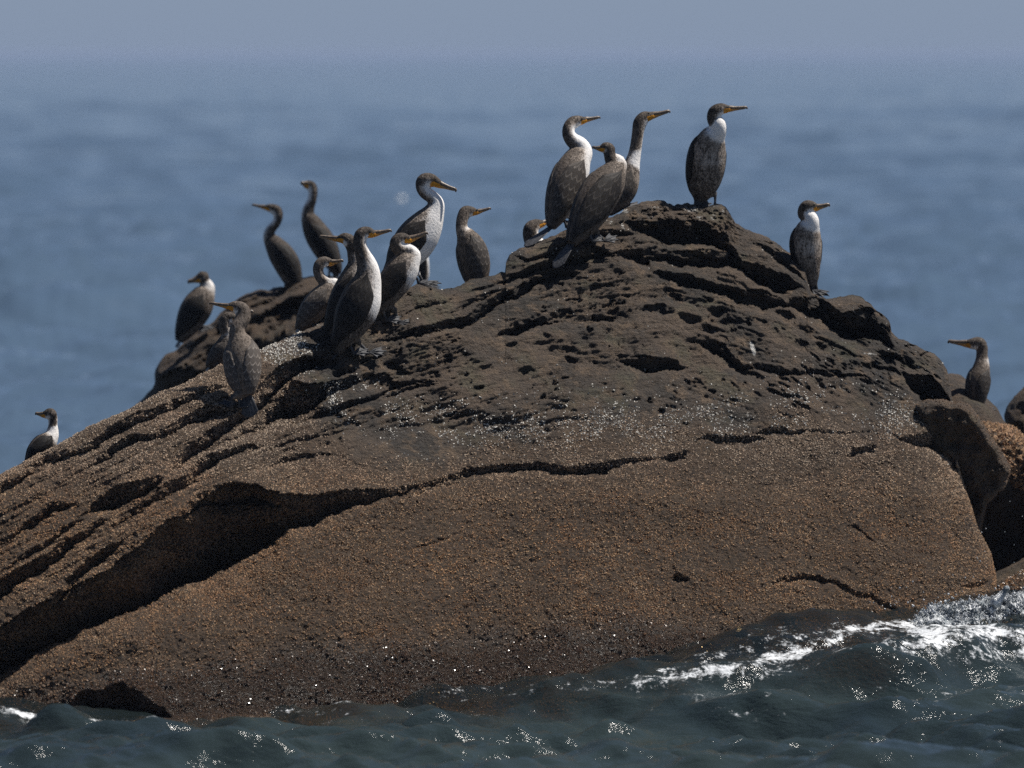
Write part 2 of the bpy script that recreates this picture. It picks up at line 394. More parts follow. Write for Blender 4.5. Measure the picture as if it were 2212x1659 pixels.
# ledges: lower contact line of a dark undercut, with the height of the undercut (px) at each point: (u, v, w)
LEDGES = [
 # the big cave on the left and its crack running right
 [(-480,1600,0),(-200,1530,60),(-40,1478,100),(60,1425,112),(130,1387,108),(197,1356,106),(285,1319,125),(350,1292,160),(420,1260,165),(473,1236,188),(539,1209,160),(590,1176,115),(627,1143,75),(680,1135,62),(709,1117,52),(776,1097,38),(829,1079,20),(900,1058,11),(1000,1032,14),(1045,1024,20),(1111,1016,18),(1151,1014,14),(1193,1024,18),(1257,1027,24),(1305,1022,20),(1350,1008,13),(1422,995,6),(1451,1000,16),(1475,987,10),(1495,976,0)],
 [(863,1075,0),(900,1068,8),(932,1055,9),(985,1046,4),(1030,1035,0)],
 [(1490,956,0),(1512,953,9),(1549,956,20),(1600,958,16),(1640,955,12),(1660,950,0)],
 [(1620,936,0),(1650,938,15),(1716,939,13),(1748,930,5),(1779,935,6),(1868,933,4),(1900,934,0)],
 [(1915,940,0),(1947,949,8),(1981,959,22),(2012,972,40),(2045,992,52),(2062,1010,45),(2075,1030,0)],
 # left flank strata
 [(-300,1250,0),(-100,1130,14),(30,1050,12),(101,999,16),(160,985,9),(231,954,17),(295,914,17),(400,872,14),(470,845,9),(500,836,0)],
 [(190,1010,0),(212,1002,10),(276,965,18),(330,950,10),(372,942,16),(425,914,20),(470,898,18),(500,885,0)],
 [(10,1170,0),(60,1140,12),(110,1112,16),(150,1096,8),(170,1085,0)],
 [(170,1114,0),(212,1108,26),(250,1101,38),(285,1089,38),(310,1075,32),(340,1052,20),(357,1030,0)],
 [(365,1022,0),(390,1006,18),(414,991,26),(450,966,30),(505,927,22),(540,902,30),(573,876,50),(600,846,56),(650,806,34),(690,790,16),(720,778,0)],
 [(500,955,0),(540,936,40),(573,922,66),(610,910,85),(640,896,70),(682,884,52),(710,856,30),(745,840,22),(800,815,10),(830,806,0)],
 [(600,922,0),(640,912,10),(680,905,22),(753,886,16),(788,870,14),(852,841,14),(931,826,8),(960,820,0)],
 [(800,872,0),(854,856,12),(900,842,14),(931,834,9),(950,828,0)],
 [(240,1146,0),(255,1135,18),(290,1115,26),(330,1087,20),(400,1050,18),(452,1010,20),(478,998,14),(540,975,10),(580,962,0)],
 [(-150,1390,0),(-60,1335,30),(0,1297,36),(40,1270,30),(88,1238,28),(154,1190,20),(202,1156,14),(225,1135,8),(245,1115,0)],
 [(90,1330,0),(140,1280,20),(180,1246,22),(215,1216,20),(245,1196,16),(270,1165,0)],
 [(0,1238,0),(60,1205,10),(120,1170,12),(160,1140,9),(190,1122,0)],
 [(380,1110,0),(414,1102,16),(470,1090,34),(531,1086,32),(590,1090,20),(620,1092,0)],
 [(420,985,0),(470,962,10),(520,950,0)],
 [(540,990,0),(600,965,8),(680,948,7),(740,930,0)],
 [(560,1020,0),(620,1000,8),(690,985,9),(750,985,0)],
 # crown
 [(1335,484,0),(1347,487,8),(1375,502,22),(1404,510,34),(1434,524,50),(1493,526,52),(1530,529,46),(1569,542,34),(1590,556,14),(1602,566,0)],
 [(1320,548,0),(1340,553,14),(1361,560,22),(1394,573,30),(1408,560,20),(1446,565,26),(1474,575,34),(1540,578,36),(1578,573,30),(1610,585,10),(1630,600,0)],
 [(1400,588,0),(1422,595,12),(1458,609,22),(1484,620,28),(1529,631,26),(1569,638,26),(1611,656,30),(1649,666,38),(1690,662,20),(1710,660,0)],
 [(1690,656,0),(1715,668,22),(1743,687,40),(1767,692,52),(1800,712,46),(1824,728,38),(1850,738,20),(1880,748,0)],
 [(1590,566,0),(1602,577,16),(1632,606,36),(1661,622,40),(1696,632,34),(1716,628,14),(1730,622,0)],
 [(1620,520,0),(1650,545,14),(1690,575,20),(1720,600,14),(1738,612,0)],
 [(1320,774,0),(1340,780,10),(1356,789,18),(1394,803,36),(1446,803,28),(1481,794,8),(1500,788,0)],
 [(1510,738,0),(1536,756,24),(1569,782,28),(1611,812,24),(1640,818,8),(1660,818,0)],
 [(1600,795,0),(1625,801,14),(1675,804,16),(1706,807,14),(1758,812,12),(1810,810,11),(1863,813,6),(1880,815,0)],
 [(800,742,0),(830,738,10),(910,724,22),(1000,706,24),(1040,681,26),(1110,645,24),(1175,611,28),(1230,596,18),(1260,590,0)],
 [(1085,608,0),(1110,602,12),(1196,577,24),(1257,567,22),(1290,562,26),(1323,558,14),(1340,556,0)],
 [(1060,732,0),(1090,724,12),(1163,708,22),(1200,698,12),(1236,684,16),(1246,676,0)],
 [(1100,550,0),(1140,562,10),(1180,556,12),(1240,535,10),(1280,530,0)],
 [(1230,520,0),(1270,512,10),(1320,508,14),(1360,514,8),(1380,520,0)],
 [(1000,640,0),(1040,628,8),(1090,610,8),(1110,604,0)],
 [(960,680,0),(1000,664,9),(1060,640,10),(1100,625,0)],
 [(860,690,0),(900,668,8),(960,650,9),(990,636,0)],
 [(1850,790,0),(1900,800,14),(1930,806,14),(1945,812,6),(1950,815,0)],
 [(1793,664,0),(1806,690,16),(1822,716,40),(1845,730,60),(1875,733,66),(1905,739,58),(1922,743,36),(1938,746,0)],
 [(1748,636,0),(1770,662,10),(1795,688,18),(1812,704,10),(1826,724,0)],
 [(1880,752,0),(1905,764,10),(1935,776,14),(1965,786,18),(1990,796,8),(2005,800,0)],
 [(1945,798,0),(1957,815,14),(1973,843,34),(1994,872,62),(2012,898,86),(2034,928,98),(2050,946,84),(2062,958,40),(2068,966,0)],
 [(1900,700,0),(1915,712,8),(1924,718,6),(1930,722,0)],
 [(1700,705,0),(1750,722,8),(1800,745,10),(1850,766,8),(1880,776,0)],
 # lower face
 [(1660,1264,0),(1680,1257,8),(1740,1252,11),(1800,1262,10),(1860,1290,9),(1920,1310,8),(1960,1330,0)],
 [(1560,1360,0),(1600,1372,7),(1640,1385,9),(1680,1400,0)],
 [(1455,1252,0),(1462,1254,16),(1480,1254,14),(1495,1250,0)],
 [(860,1200,0),(900,1185,5),(960,1165,6),(1000,1150,0)],
 [(940,1120,0),(985,1108,5),(1040,1100,0)],
 [(1825,1130,0),(1850,1140,7),(1880,1165,7),(1900,1175,0)],
 [(2070,1265,0),(2090,1272,12),(2120,1262,12),(2140,1248,0)],
 [(1820,985,0),(1840,984,14),(1880,975,12),(1900,966,0)],
 [(110,1560,0),(135,1550,14),(165,1548,38),(190,1546,58),(215,1548,50),(262,1548,72),(310,1548,36),(350,1548,12),(370,1550,0)],
]
PITS = [(1323,663,21,15,0),(1418,668,42,14,-.1),(1493,687,28,12,.2),(1536,710,24,10,.3),(1237,776,18,9,.3),(1281,691,5,11,0),(1316,688,13,9,0),
 (1451,634,20,8,.2),(1463,649,16,6,.1),(1517,653,26,12,0),(1226,750,18,8,.2),(1205,682,33,10,-.3),(1125,703,45,16,-.4),(1179,727,9,7,0),
 (1554,672,25,12,.1),(1571,694,16,8,0),(1613,696,7,10,0),(1691,682,26,12,.5),(1675,717,12,7,0),(1743,712,30,8,.3),(1727,743,18,8,0),
 (1776,748,18,13,.4),(1916,779,22,14,.5),(1892,788,12,9,.4),(1824,764,18,7,.2),(841,719,22,8,-.2),(745,804,28,12,-.1),(820,825,38,17,0),
 (846,790,26,10,.1),(790,782,18,7,-.1),(865,804,16,8,.3),(761,915,20,9,0),(732,947,7,8,0),(698,958,18,6,-.2),(963,777,13,10,-.5),(939,812,18,6,-.2),
 (1000,803,16,8,-.2),(814,897,18,7,-.2),(1035,835,10,5,0),(1095,775,10,5,-.4),(1490,470,9,7,0),(1450,490,12,6,0),(1370,760,8,6,0),(1600,640,12,7,.4),
 (1110,745,12,6,-.3),(930,885,14,5,-.2),(1060,870,12,4,-.2),(1300,830,10,4,0),(1560,735,14,6,.4),(1640,735,10,5,.3),(1650,690,16,6,.3)]

def relief(u, v, detail=True):
    """depth Y of the front of the main rock at picture position u, v"""
    u = np.asarray(u, float); v = np.asarray(v, float)
    top = pinterp(u, TOP)
    h = (1540 - v) / 329.0
    d = np.where(h < 0, 1.6 * h, np.where(h < 1.4, 0.82 * h, 1.148 + (h - 1.4) * 1.15))
    d = d - 0.10 * np.sin(np.clip(h / 1.5, 0, 1) * math.pi)
    Y = pinterp(u, Y0P) + d
    dt = np.clip(v - top, 0, None)
    k = np.clip(1 - dt / 46.0, 0, 1)
    Y = Y + 0.22 * (1 - np.sqrt(np.clip(1 - k * k, 0, 1)))
    # right flank turns away
    k = np.clip((u - 1990) / 170.0, 0, 1)
    Y = Y + 0.55 * k ** 3
    # wobble so that no contact line is a clean curve
    du = fbm(u / 46.0, v / 46.0, 11, 3) * 9 + fbm(u / 11.0, v / 11.0, 51, 2) * 3.0
    dv = fbm(u / 40.0, v / 40.0, 23, 3) * 8 + fbm(u / 9.0, v / 9.0, 61, 2) * 3.2
    uu, vv = u + du, v + dv
    Y = Y + (0.11 - 0.05 * sstep(1000, 1150, v)) * fbm(u / 210.0, v / 170.0, 3, 3)
    # layers
    S = pinterp(u, SP_)
    q = v - S
    crown = sstep(1000, 900, v + 0.10 * (u - 1100)) * sstep(500, 800, u)
    left = sstep(900, 500, u) * sstep(0, 60, (pinterp(u, [(-500,1500),(0,1330),(330,1230),(560,1120),(800,1040),(900,1000)]) - v))
    st = fbm(u / 230.0 + 0.02 * q, q / 30.0, 31, 4, 0.5, True)
    pm = sstep(-0.15, 0.45, fbm(u / 150.0, v / 90.0, 41, 2))
    Y = Y + (0.010 * crown + 0.022 * crown * pm * sstep(760, 640, v) + 0.034 * left) * st
    a_ = -q / 33.0 + 1.5 * fbm(u / 170.0, v / 80.0, 43, 3) + 0.25 * fbm(u / 20.0, v / 16.0, 45, 2)
    saw = a_ - np.floor(a_)
    pm2 = sstep(0.05, 0.5, fbm(u / 130.0, v / 70.0, 47, 2) + 0.35 * sstep(690, 560, v) + 0.3 * sstep(1050, 850, u))
    Y = Y + crown * pm2 * 0.062 * (1 - saw) ** 1.2
    a_ = -q / 13.0 + 1.2 * fbm(u / 70.0, v / 40.0, 143, 3)
    saw = a_ - np.floor(a_)
    Y = Y + (crown * 0.014 + left * 0.008) * (1 - saw) * sstep(-0.1, 0.4, fbm(u / 60.0, v / 40.0, 147, 2))
    lam = fbm(u / 120.0, q / 8.0, 37, 3, 0.6)
    Y = Y + (0.010 * crown + 0.010 * left + 0.003) * lam
    # explicit undercuts
    for L in LEDGES:
        L = np.array(L, float)
        msk = (uu > L[0, 0]) & (uu < L[-1, 0])
        if not msk.any(): continue
        um = uu[msk]; vm = vv[msk]
        b = np.interp(um, L[:, 0], L[:, 1]); w = np.interp(um, L[:, 0], L[:, 2])
        w = np.maximum(w * (1 + 0.45 * np.clip((60 - w) / 45, 0, 1) * sstep(760, 600, um)), 0.1)
        a = b - vm
        depth = np.minimum(2.4 * w / 329.0, 0.02 + 2.3 * w / 329.0)
        t = np.clip(a / w, 0, 1)
        cut = np.where((a > 0) & (a < w), depth * (1 - t) ** 1.35, 0)
        # the lip above the undercut bulges a little, the slab below it is rounded off
        lip = np.where((a >= w) & (a < w * 2.2 + 4), -0.22 * depth * (1 - (a - w) / (w * 1.2 + 4)) * 0.6, 0)
        rr = 8 + 0.5 * w
        rnd = np.where((a <= 0) & (a > -rr), 0.35 * depth * (1 + a / rr) ** 2, 0)
        Y[msk] += cut + lip + rnd
    for (pu, pv, ru, rv, tl) in PITS:
        c, s = math.cos(tl), math.sin(tl)
        x = (uu - pu); y = (vv - pv)
        msk = (np.abs(x) < ru * 1.6) & (np.abs(y) < ru * 1.6)
        if not msk.any(): continue
        xr = (x[msk] * c + y[msk] * s) / ru; yr = (-x[msk] * s + y[msk] * c) / rv
        r = xr * xr + yr * yr + 0.55 * fbm(uu[msk] / 11.0, vv[msk] / 8.0, 161, 2)
        dep = 2.4 * rv / 329.0
        Y[msk] += dep * np.clip(1.25 * (1 - r), 0, 1) * np.clip(0.72 + 0.4 * yr, 0.1, 1.2)
    if detail:
        # weather pits in the bare crown, knobbly growth lower down
        pit = fbm(u / 26.0, q / 11.0, 71, 3)
        clus = sstep(0.0, 0.4, fbm(u / 120.0, v / 60.0, 73, 2))
        Y = Y + crown * clus * 0.050 * sstep(0.36, 0.54, pit)
        pit2 = fbm(u / 12.0, q / 6.0, 77, 2)
        Y = Y + crown * (0.3 + 0.7 * clus) * 0.022 * sstep(0.42, 0.62, pit2)
        Y = Y + 0.016 * fbm(u / 16.0, v / 14.0, 83, 4, 0.65)
        kn = fbm(u / 5.5, v / 4.6, 91, 2, 0.6)
        Y = Y + (0.004 + 0.006 * (1 - crown)) * kn
        cap = sstep(520, 490, v) * sstep(1330, 1380, u) * sstep(1610, 1580, u)
        Y = Y + cap * 0.06 * fbm(u / 12.0, v / 9.0, 97, 3, 0.6, True)
    return Y

def zone_attrs(u, v):
    n = fbm(u / 60.0, v / 34.0, 131, 4)
    lim = pinterp(u, [(-500,800),(300,760),(560,745),(640,800),(760,960),(900,985),(1100,930),(1300,905),(1500,900),(1700,890),(1850,900),(1960,905),(2060,940),(2200,940)])
    barn = sstep(-22, 60, v - lim + n * 46)
    ol = pinterp(u, [(650,935),(720,985),(860,985),(960,960)])
    barn = barn * (1 - 0.8 * np.exp(-((u - 760) / 85.0) ** 2 - ((v - 935) / 34.0) ** 2))
    wl = pinterp(u, [(-500,1500),(0,1470),(150,1440),(400,1400),(700,1360),(1000,1350),(1300,1310),(1500,1310),(1700,1320),(1850,1330),(2160,1340)])
    wet = sstep(-10, 90, v - wl + n * 40)
    wl2 = pinterp(u, [(0,1545),(400,1540),(1000,1495),(1400,1475),(1700,1370),(2000,1340),(2160,1320)])
    wet = wet * (1 - 0.85 * sstep(wl2 + 4, wl2 + 40, v))
    g = np.zeros_like(u)
    def blob(cu, cv, ru, rv, a, tilt=0.0):
        x = u - cu - tilt * (v - cv)
        return a * np.exp(-(x / ru) ** 2 - ((v - cv) / rv) ** 2)
    for b in [(1626,752,6,20,.95,.28),(1530,742,5,9,.6,.3),(1345,488,7,14,.6,.4),(1495,452,34,16,.50,0),(1350,455,16,10,.55,0),(1420,448,40,9,.45,0),
              (1510,472,26,14,.46,0),(1400,468,22,8,.42,0),(1320,480,10,8,.5,0),(1540,470,16,16,.48,0),(1560,455,12,14,.45,0),(1880,764,24,5,.55,2.5),(1962,744,16,5,.5,2),(1180,935,14,5,.45,0),(1600,545,8,8,.4,0),(1810,718,5,5,.4,0)]:
        g = np.maximum(g, blob(*b))
    return barn, wet, np.minimum(g * 1.22, 1.0)

def build_main_rock(parent):
    o = np.array(parent.location)
    # columns follow the length of the outline
    us = np.linspace(TOP[0, 0], TOP[-1, 0], 60000)
    ts = pinterp(us, TOP)
    wgt = np.where(us[1:] < -20, 0.35, 1.0)
    s = np.concatenate([[0], np.cumsum(np.hypot(np.diff(us), 0.75 * np.diff(ts)) * wgt)])
    NC = 980
    uc = np.interp(np.linspace(0, s[-1], NC), s, us)
    rough = fbm(uc / 22.0, uc * 0, 201, 4, 0.6) * 4.5 * sstep(500, 800, uc) + fbm(uc / 7.0, uc * 0 + 4, 207, 2) * 2.0
    topc = pinterp(uc, TOP) + rough * sstep(2045, 2000, uc)
    VB = 1720.0
    NR = 410
    t = np.linspace(0, 1, NR); tt = 1 - (1 - t) ** 1.25
    v = VB + (topc[None, :] - VB) * tt[:, None]
    u = np.broadcast_to(uc[None, :], v.shape)
    Y = relief(u.ravel(), v.ravel()).reshape(v.shape)
    P = at(u, v, Y)
    # back of the rock: flat-topped at first, then falling to the water
    NB = 30
    ridge = P[-1]
    k = np.linspace(0, 1, NB + 1)[1:]
    back = []
    for q in k:
        dy = 3.4 * q
        drop = 0.35 * dy + 0.32 * dy * dy
        B = ridge.copy()
        B[:, 1] += dy
        B[:, 2] -= drop
        nn = fbm(B[:, 0] * 2.2, B[:, 1] * 2.2 + 9, 211, 4)
        B[:, 2] += 0.10 * nn * min(1, q * 4)
        back.append(B)
    B = np.stack(back, 0)
    allP = np.concatenate([P, B], 0)
    barn, wet, g = zone_attrs(u.ravel(), v.ravel())
    zb = np.zeros(B.shape[0] * NC)
    ob = mesh_np('rock_face', allP.reshape(-1, 3) - o, gridf(NR + NB, NC), M_ROCK, parent,
                 attrs={'barn': np.concatenate([barn, zb + 0.3]), 'wet': np.concatenate([wet, zb]), 'guano': np.concatenate([g, zb])})
    return ob, P, u, v, barn.reshape(v.shape), wet.reshape(v.shape)

def barnacles(name, P, dens, size, colfun, wetf, parent, n, seed, squash=0.8, label=None):
    """little cone shells set on the quads of a point grid P (rows, cols, 3); dens = weight per quad"""
    r = np.random.default_rng(seed)
    A = P[:-1, :-1]; B = P[:-1, 1:]; D = P[1:, :-1]; C = P[1:, 1:]
    nrm = np.cross(B - A, D - A); area = np.linalg.norm(nrm, axis=-1)
    nn = nrm / np.maximum(area, 1e-9)[..., None]
    long_ = np.linalg.norm(D - A, axis=-1)
    w = (area * dens * (long_ < 0.06)).ravel()
    w = w / w.sum()
    pick = r.choice(len(w), n, p=w)
    i, j = np.unravel_index(pick, area.shape)
    a = r.random(n)[:, None]; b = r.random(n)[:, None]
    base = A[i, j] * (1 - a) * (1 - b) + B[i, j] * a * (1 - b) + D[i, j] * (1 - a) * b + C[i, j] * a * b
    nv = nn[i, j]
    nv = nv + r.normal(0, 0.36, nv.shape); nv /= np.linalg.norm(nv, axis=1)[:, None]
    ref = np.where(np.abs(nv[:, 2:3]) < 0.9, np.array([[0, 0, 1.0]]), np.array([[1.0, 0, 0]]))
    t1 = np.cross(ref, nv); t1 /= np.linalg.norm(t1, axis=1)[:, None]
    t2 = np.cross(nv, t1)
    sz = size[0] + (size[1] - size[0]) * r.random(n) ** 2
    ph = r.random(n) * 6.283
    K = 4
    ring = []
    for k in range(K):
        rr = (sz * (0.75 + 0.5 * r.random(n)))[:, None]
        an = ph + k * 2 * math.pi / K
        ring.append(base + t1 * np.cos(an)[:, None] * rr + t2 * np.sin(an)[:, None] * rr * squash - nv * (0.25 * sz)[:, None])
    apex = base + nv * (sz * (0.7 + 0.6 * r.random(n)))[:, None] + t1 * (sz * r.normal(0, .25, n))[:, None]
    V = np.stack(ring + [apex], 1)                     # n, K+1, 3
    idx = np.arange(n)[:, None] * (K + 1)
    F = np.concatenate([np.concatenate([idx + k, idx + (k + 1) % K, idx + K], 1) for k in range(K)], 0)
    col = colfun(r, n, i, j)
    colv = np.repeat(col, K + 1, 0)
    wt = np.repeat(wetf[i, j], K + 1)
    ob = mesh_np(name, V.reshape(-1, 3) - np.array(parent.location), F, M_BARN, parent, smooth=False,
                 attrs={'col': colv, 'wet': wt})
    ob['kind'] = 'stuff'
    if label: ob['label'] = label
    return ob

main_rock = thing('sea_rock', 'huge brown layered rock crusted with barnacles, rising from the sea to a ragged peak', 'rock', tuple(at(1100, 1500, 47.5)))
face, RP, RU, RV, RB, RW = build_main_rock(main_rock)
PALB = np.array([(0.300,0.168,0.074),(0.240,0.130,0.056),(0.350,0.228,0.122),(0.130,0.076,0.040),(0.285,0.138,0.066),(0.060,0.042,0.030),(0.42,0.33,0.235)])

def col_brown(r, n, i, j):
    c = PALB[r.choice(len(PALB), n, p=[.25,.22,.15,.15,.09,.09,.05])] * (0.8 + 0.4 * r.random(n))[:, None]
    c = c * 0.68 + np.array([[0.215, 0.132, 0.068]]) * 0.32
    w = RW[i, j][:, None]
    uu_, vv_ = RU[i, j], RV[i, j]
    zone = fbm(uu_ / 190.0, vv_ / 70.0, 331, 4)[:, None]; rust = sstep(-0.1, 0.4, fbm(uu_ / 120.0, vv_ / 60.0, 337, 4))[:, None]
    c = c * (1 + 0.42 * zone) * (1 - rust * np.array([[0.0, 0.10, 0.22]]))
    pale = sstep(1120, 960, RV[i, j])[:, None] * 0.45
    c = c * (1 - pale) + np.array([[0.40, 0.34, 0.27]]) * pale * (0.6 + 0.7 * r.random(n))[:, None] + 0 * c
    return c * (1 - 0.74 * w) + np.array([[0.05, 0.036, 0.032]]) * 0.74 * w

def col_white(r, n, i, j):
    return np.array([[0.64, 0.61, 0.55]]) * (0.55 + 0.6 * r.random(n))[:, None]

quad = lambda a: a[:-1, :-1]
inframe = quad((RU > -60) & (RV < 1640)).astype(float) * quad(RU > -30) + 0.25 * quad(RU <= -30)
patch = 0.55 + 0.5 * fbm(quad(RU) / 30.0, quad(RV) / 20.0, 301, 3) + 0.45 * fbm(quad(RU) / 130.0, quad(RV) / 60.0, 305, 3)
barnacles('barnacle_crust', RP, quad(RB) ** 1.3 * inframe * np.clip(patch, .1, 1.2), (0.0040, 0.0090), col_brown, RW, main_rock, 235000, 5)
lim = pinterp(quad(RU), [(-500,800),(560,745),(640,740),(700,860),(900,930),(1100,930),(1300,925),(1500,915),(1700,880),(1850,900),(2060,930)])
spk = np.exp(-((quad(RV) - lim + 6) / 44.0) ** 2) * (quad(RU) > 540) + 0.35 * np.exp(-((quad(RV) - 735) / 40.0) ** 2 - ((quad(RU) - 620) / 70.0) ** 2) * 4
spk = spk * sstep(-0.25, 0.5, fbm(quad(RU) / 40.0, quad(RV) / 26.0, 311, 3)) + 0.03 * (quad(RV) < 900) * sstep(0.0, 0.5, fbm(quad(RU) / 50.0, quad(RV) / 30.0, 317, 3))
barnacles('white_barnacles', RP, spk, (0.0045, 0.0098), col_white, RW * 0, main_rock, 4600, 6, label='scattered small white barnacles')

# ----------------------------------------------------------------- other rocks: star-shaped outline, rounded front and back
def boulder(name, outline, Y, thick, parent, lean=0.35, p=3.0, seed=1, centre=None, na=190, nr=40, amp=0.05, barn=0.4, wetv=None, flat=2.2, strata=0.0, back=None, facet=0.0):
    O = np.array(outline, float)
    c = np.array(centre) if centre else O.mean(0)
    d = O - c
    ang = np.unwrap(np.arctan2(d[:, 1], d[:, 0]))
    # walk along the outline by length
    Oc = np.concatenate([O, O[:1]], 0)
    seg = np.hypot(*np.diff(Oc, axis=0).T); s = np.concatenate([[0], np.cumsum(seg)])
    sl = np.linspace(0, s[-1], na, endpoint=False)
    ou = np.interp(sl, s, Oc[:, 0]); ov = np.interp(sl, s, Oc[:, 1])
    # round the corners a little
    for _ in range(1):
        ou = (np.roll(ou, 1) + 2 * ou + np.roll(ou, -1)) / 4; ov = (np.roll(ov, 1) + 2 * ov + np.roll(ov, -1)) / 4
    wob = fbm(ou / 14.0, ov / 14.0, seed + 5, 4, 0.65) * 3.0
    vmax = O[:, 1].max()
    rr = 1 - (1 - np.linspace(0, 1, nr)) ** 1.0
    rad = np.sin(rr * math.pi / 2)
    fr_ = np.random.default_rng(seed * 7 + 1); R_ = np.hypot(O[:, 0] - c[0], O[:, 1] - c[1]).mean()
    planes = [(math.cos(a_), math.sin(a_), 0.5 + 0.9 * fr_.random(), 0.28 * fr_.random()) for a_ in np.linspace(0, 6.283, 7)[:-1] + fr_.normal(0, .35, 6)]
    rows = []
    at_b, at_w = [], []
    for side in (0, 1):
        for r in (rad if side == 0 else rad[::-1][1:]):
            uu = c[0] + (ou - c[0]) * r; vv = c[1] + (ov - c[1]) * r
            uu = uu + wob * (1 if r > 0.9 else r) * 0.6; vv = vv + wob * r
            prof = (max(0.0, 1 - r ** p)) ** (1 / flat)
            hgt = (vmax - vv) / 329.0
            nse = fbm(uu / 55.0, vv / 45.0, seed, 4) * amp * 2 + fbm(uu / 10.0, vv / 9.0, seed + 9, 3) * amp * 0.4
            if strata: nse = nse + strata * fbm(uu / 150.0, (vv + 0.45 * uu) / 22.0, seed + 13, 4, 0.55, True)
            if facet:
                fx_ = (uu - c[0]) / R_ + 0.10 * fbm(uu / 40.0, vv / 40.0, seed + 31, 2); fy_ = (vv - c[1]) / R_
                nse = nse + facet * np.maximum.reduce([np.maximum(0, a_ * fx_ + b_ * fy_ - o_) * s_ for a_, b_, s_, o_ in planes])
            yf = Y + lean * hgt + (-thick * prof if side == 0 else (back or thick) * prof) + nse * ((1 - prof) if side else 1)
            rows.append(at(uu, vv, yf))
            n = fbm(uu / 40.0, vv / 30.0, seed + 21, 3)
            at_b.append(np.clip(barn + 0.5 * n, 0, 1)); at_w.append(sstep(wetv or 1e6, (wetv or 1e6) + 60, vv + 20 * n))
    Pn = np.stack(rows, 0)
    ob = mesh_np(name, Pn.reshape(-1, 3) - np.array(parent.location if parent else (0, 0, 0)), gridf(len(rows), na, wrap=True), M_ROCK, parent,
                 attrs={'barn': np.concatenate(at_b), 'wet': np.concatenate(at_w), 'guano': np.zeros(len(rows) * na)})
    if parent is None:
        me = ob.data; b0 = Pn[..., :].reshape(-1, 3); base = np.array([b0[:, 0].mean(), b0[:, 1].mean(), 0.0])
        me.transform(__import__('mathutils').Matrix.Translation(-Vector(base))); ob.location = base
    return ob, Pn[:nr]

def tag(o, label, cat, group=None):
    o['label'] = label; o['category'] = cat
    if group: o['group'] = group
    return o

ridgeY = lambda u: float(relief(np.array([float(u)]), np.array([float(pinterp(u, TOP))]), False)[0])
# blocks that belong to the big rock's right shoulder
R1, PR1 = boulder('leaning_slab', [(1975,870),(2000,864),(2030,861),(2050,867),(2090,871),(2112,896),(2140,940),(2162,972),(2184,1010),(2172,1050),(2130,1090),(2112,1180),(2105,1420),(2060,1420),(2040,1200),(2010,1000)], 50.1, 0.35, main_rock, lean=-0.42, p=16, seed=45, amp=0.055, barn=0.1, facet=0.0)
R2 = thing('sea_rock', 'low brown rock slab behind the right shoulder of the big rock, under a blurred cormorant', 'rock', tuple(at(2110, 1330, 52)))
boulder('rock_face', [(2030,812),(2052,804),(2075,809),(2104,835),(2154,880),(2166,905),(2185,930),(2190,1050),(2150,1330),(2000,1330),(2010,900)], 52.0, 0.8, R2, lean=0.25, p=9, seed=47, amp=0.04, barn=0.3, flat=1.2, facet=0.5)
R3 = thing('sea_rock', 'rust brown weedy rock in the gap at the right edge, above the foaming wave', 'rock', tuple(at(2220, 1330, 51.3)))
_, PR3 = boulder('rock_face', [(2105,925),(2125,911),(2165,917),(2190,922),(2212,944),(2260,985),(2310,1060),(2330,1130),(2270,1128),(2225,1112),(2185,1078),(2150,1052),(2128,1000)], 50.9, 0.6, R3, lean=0.75, p=3, seed=49, amp=0.10, barn=0.9, centre=(2205,1010))
boulder('undercut_wall', [(2030,1000),(2100,985),(2180,1010),(2330,1050),(2420,1120),(2420,1420),(2040,1420)], 51.4, 0.35, R3, lean=-0.45, p=10, seed=59, amp=0.06, barn=0.3)
R4 = thing('sea_rock', 'dark round boulder cut off by the right picture edge, beyond the standing cormorant', 'rock', tuple(at(2270, 1200, 53)))
boulder('rock_face', [(2168,900),(2172,886),(2178,872),(2212,832),(2262,800),(2330,830),(2380,960),(2400,1250),(2200,1250),(2185,960)], 53.2, 0.7, R4, lean=0.3, p=3, seed=51, amp=0.06, barn=0.7)
R5 = thing('sea_rock', 'dark low ridge of rock at the right edge just above the splashing foam', 'rock', tuple(at(2250, 1450, 49.8)))
boulder('rock_face', [(2110,1270),(2145,1238),(2170,1226),(2212,1205),(2290,1185),(2400,1250),(2420,1560),(2100,1560)], 50.0, 0.5, R5, lean=0.45, p=3, seed=53, amp=0.05, barn=0.5, wetv=1240)
R6 = thing('sea_rock', 'wet brown boulder at the lower right, nearest to the white wave', 'rock', tuple(at(2270, 1480, 49.0)))
_, PR6 = boulder('rock_face', [(2100,1330),(2130,1296),(2165,1260),(2212,1230),(2290,1208),(2420,1290),(2440,1580),(2080,1580)], 49.1, 0.5, R6, lean=0.6, p=2.6, seed=55, amp=0.05, barn=0.85, wetv=1250)
REAR = thing('sea_rock', 'blurred brown rock farther back on the left, with three cormorants standing on its top', 'rock', tuple(at(560, 1270, 57.5)))
RY = 57.0
boulder('rock_face', [(180,1150),(262,905),(300,868),(337,832),(333,806),(354,766),(381,757),(400,735),(419,719),(460,698),(480,672),(517,643),(560,624),(600,630),(640,600),(690,594),(730,604),(770,648),(860,650),(905,624),(940,622),(965,650),(1000,760),(1050,1280),(160,1290)], RY, 1.0, REAR, lean=0.12, p=4, seed=57, centre=(600,900), na=320, amp=0.08, barn=0.55, strata=0.22)
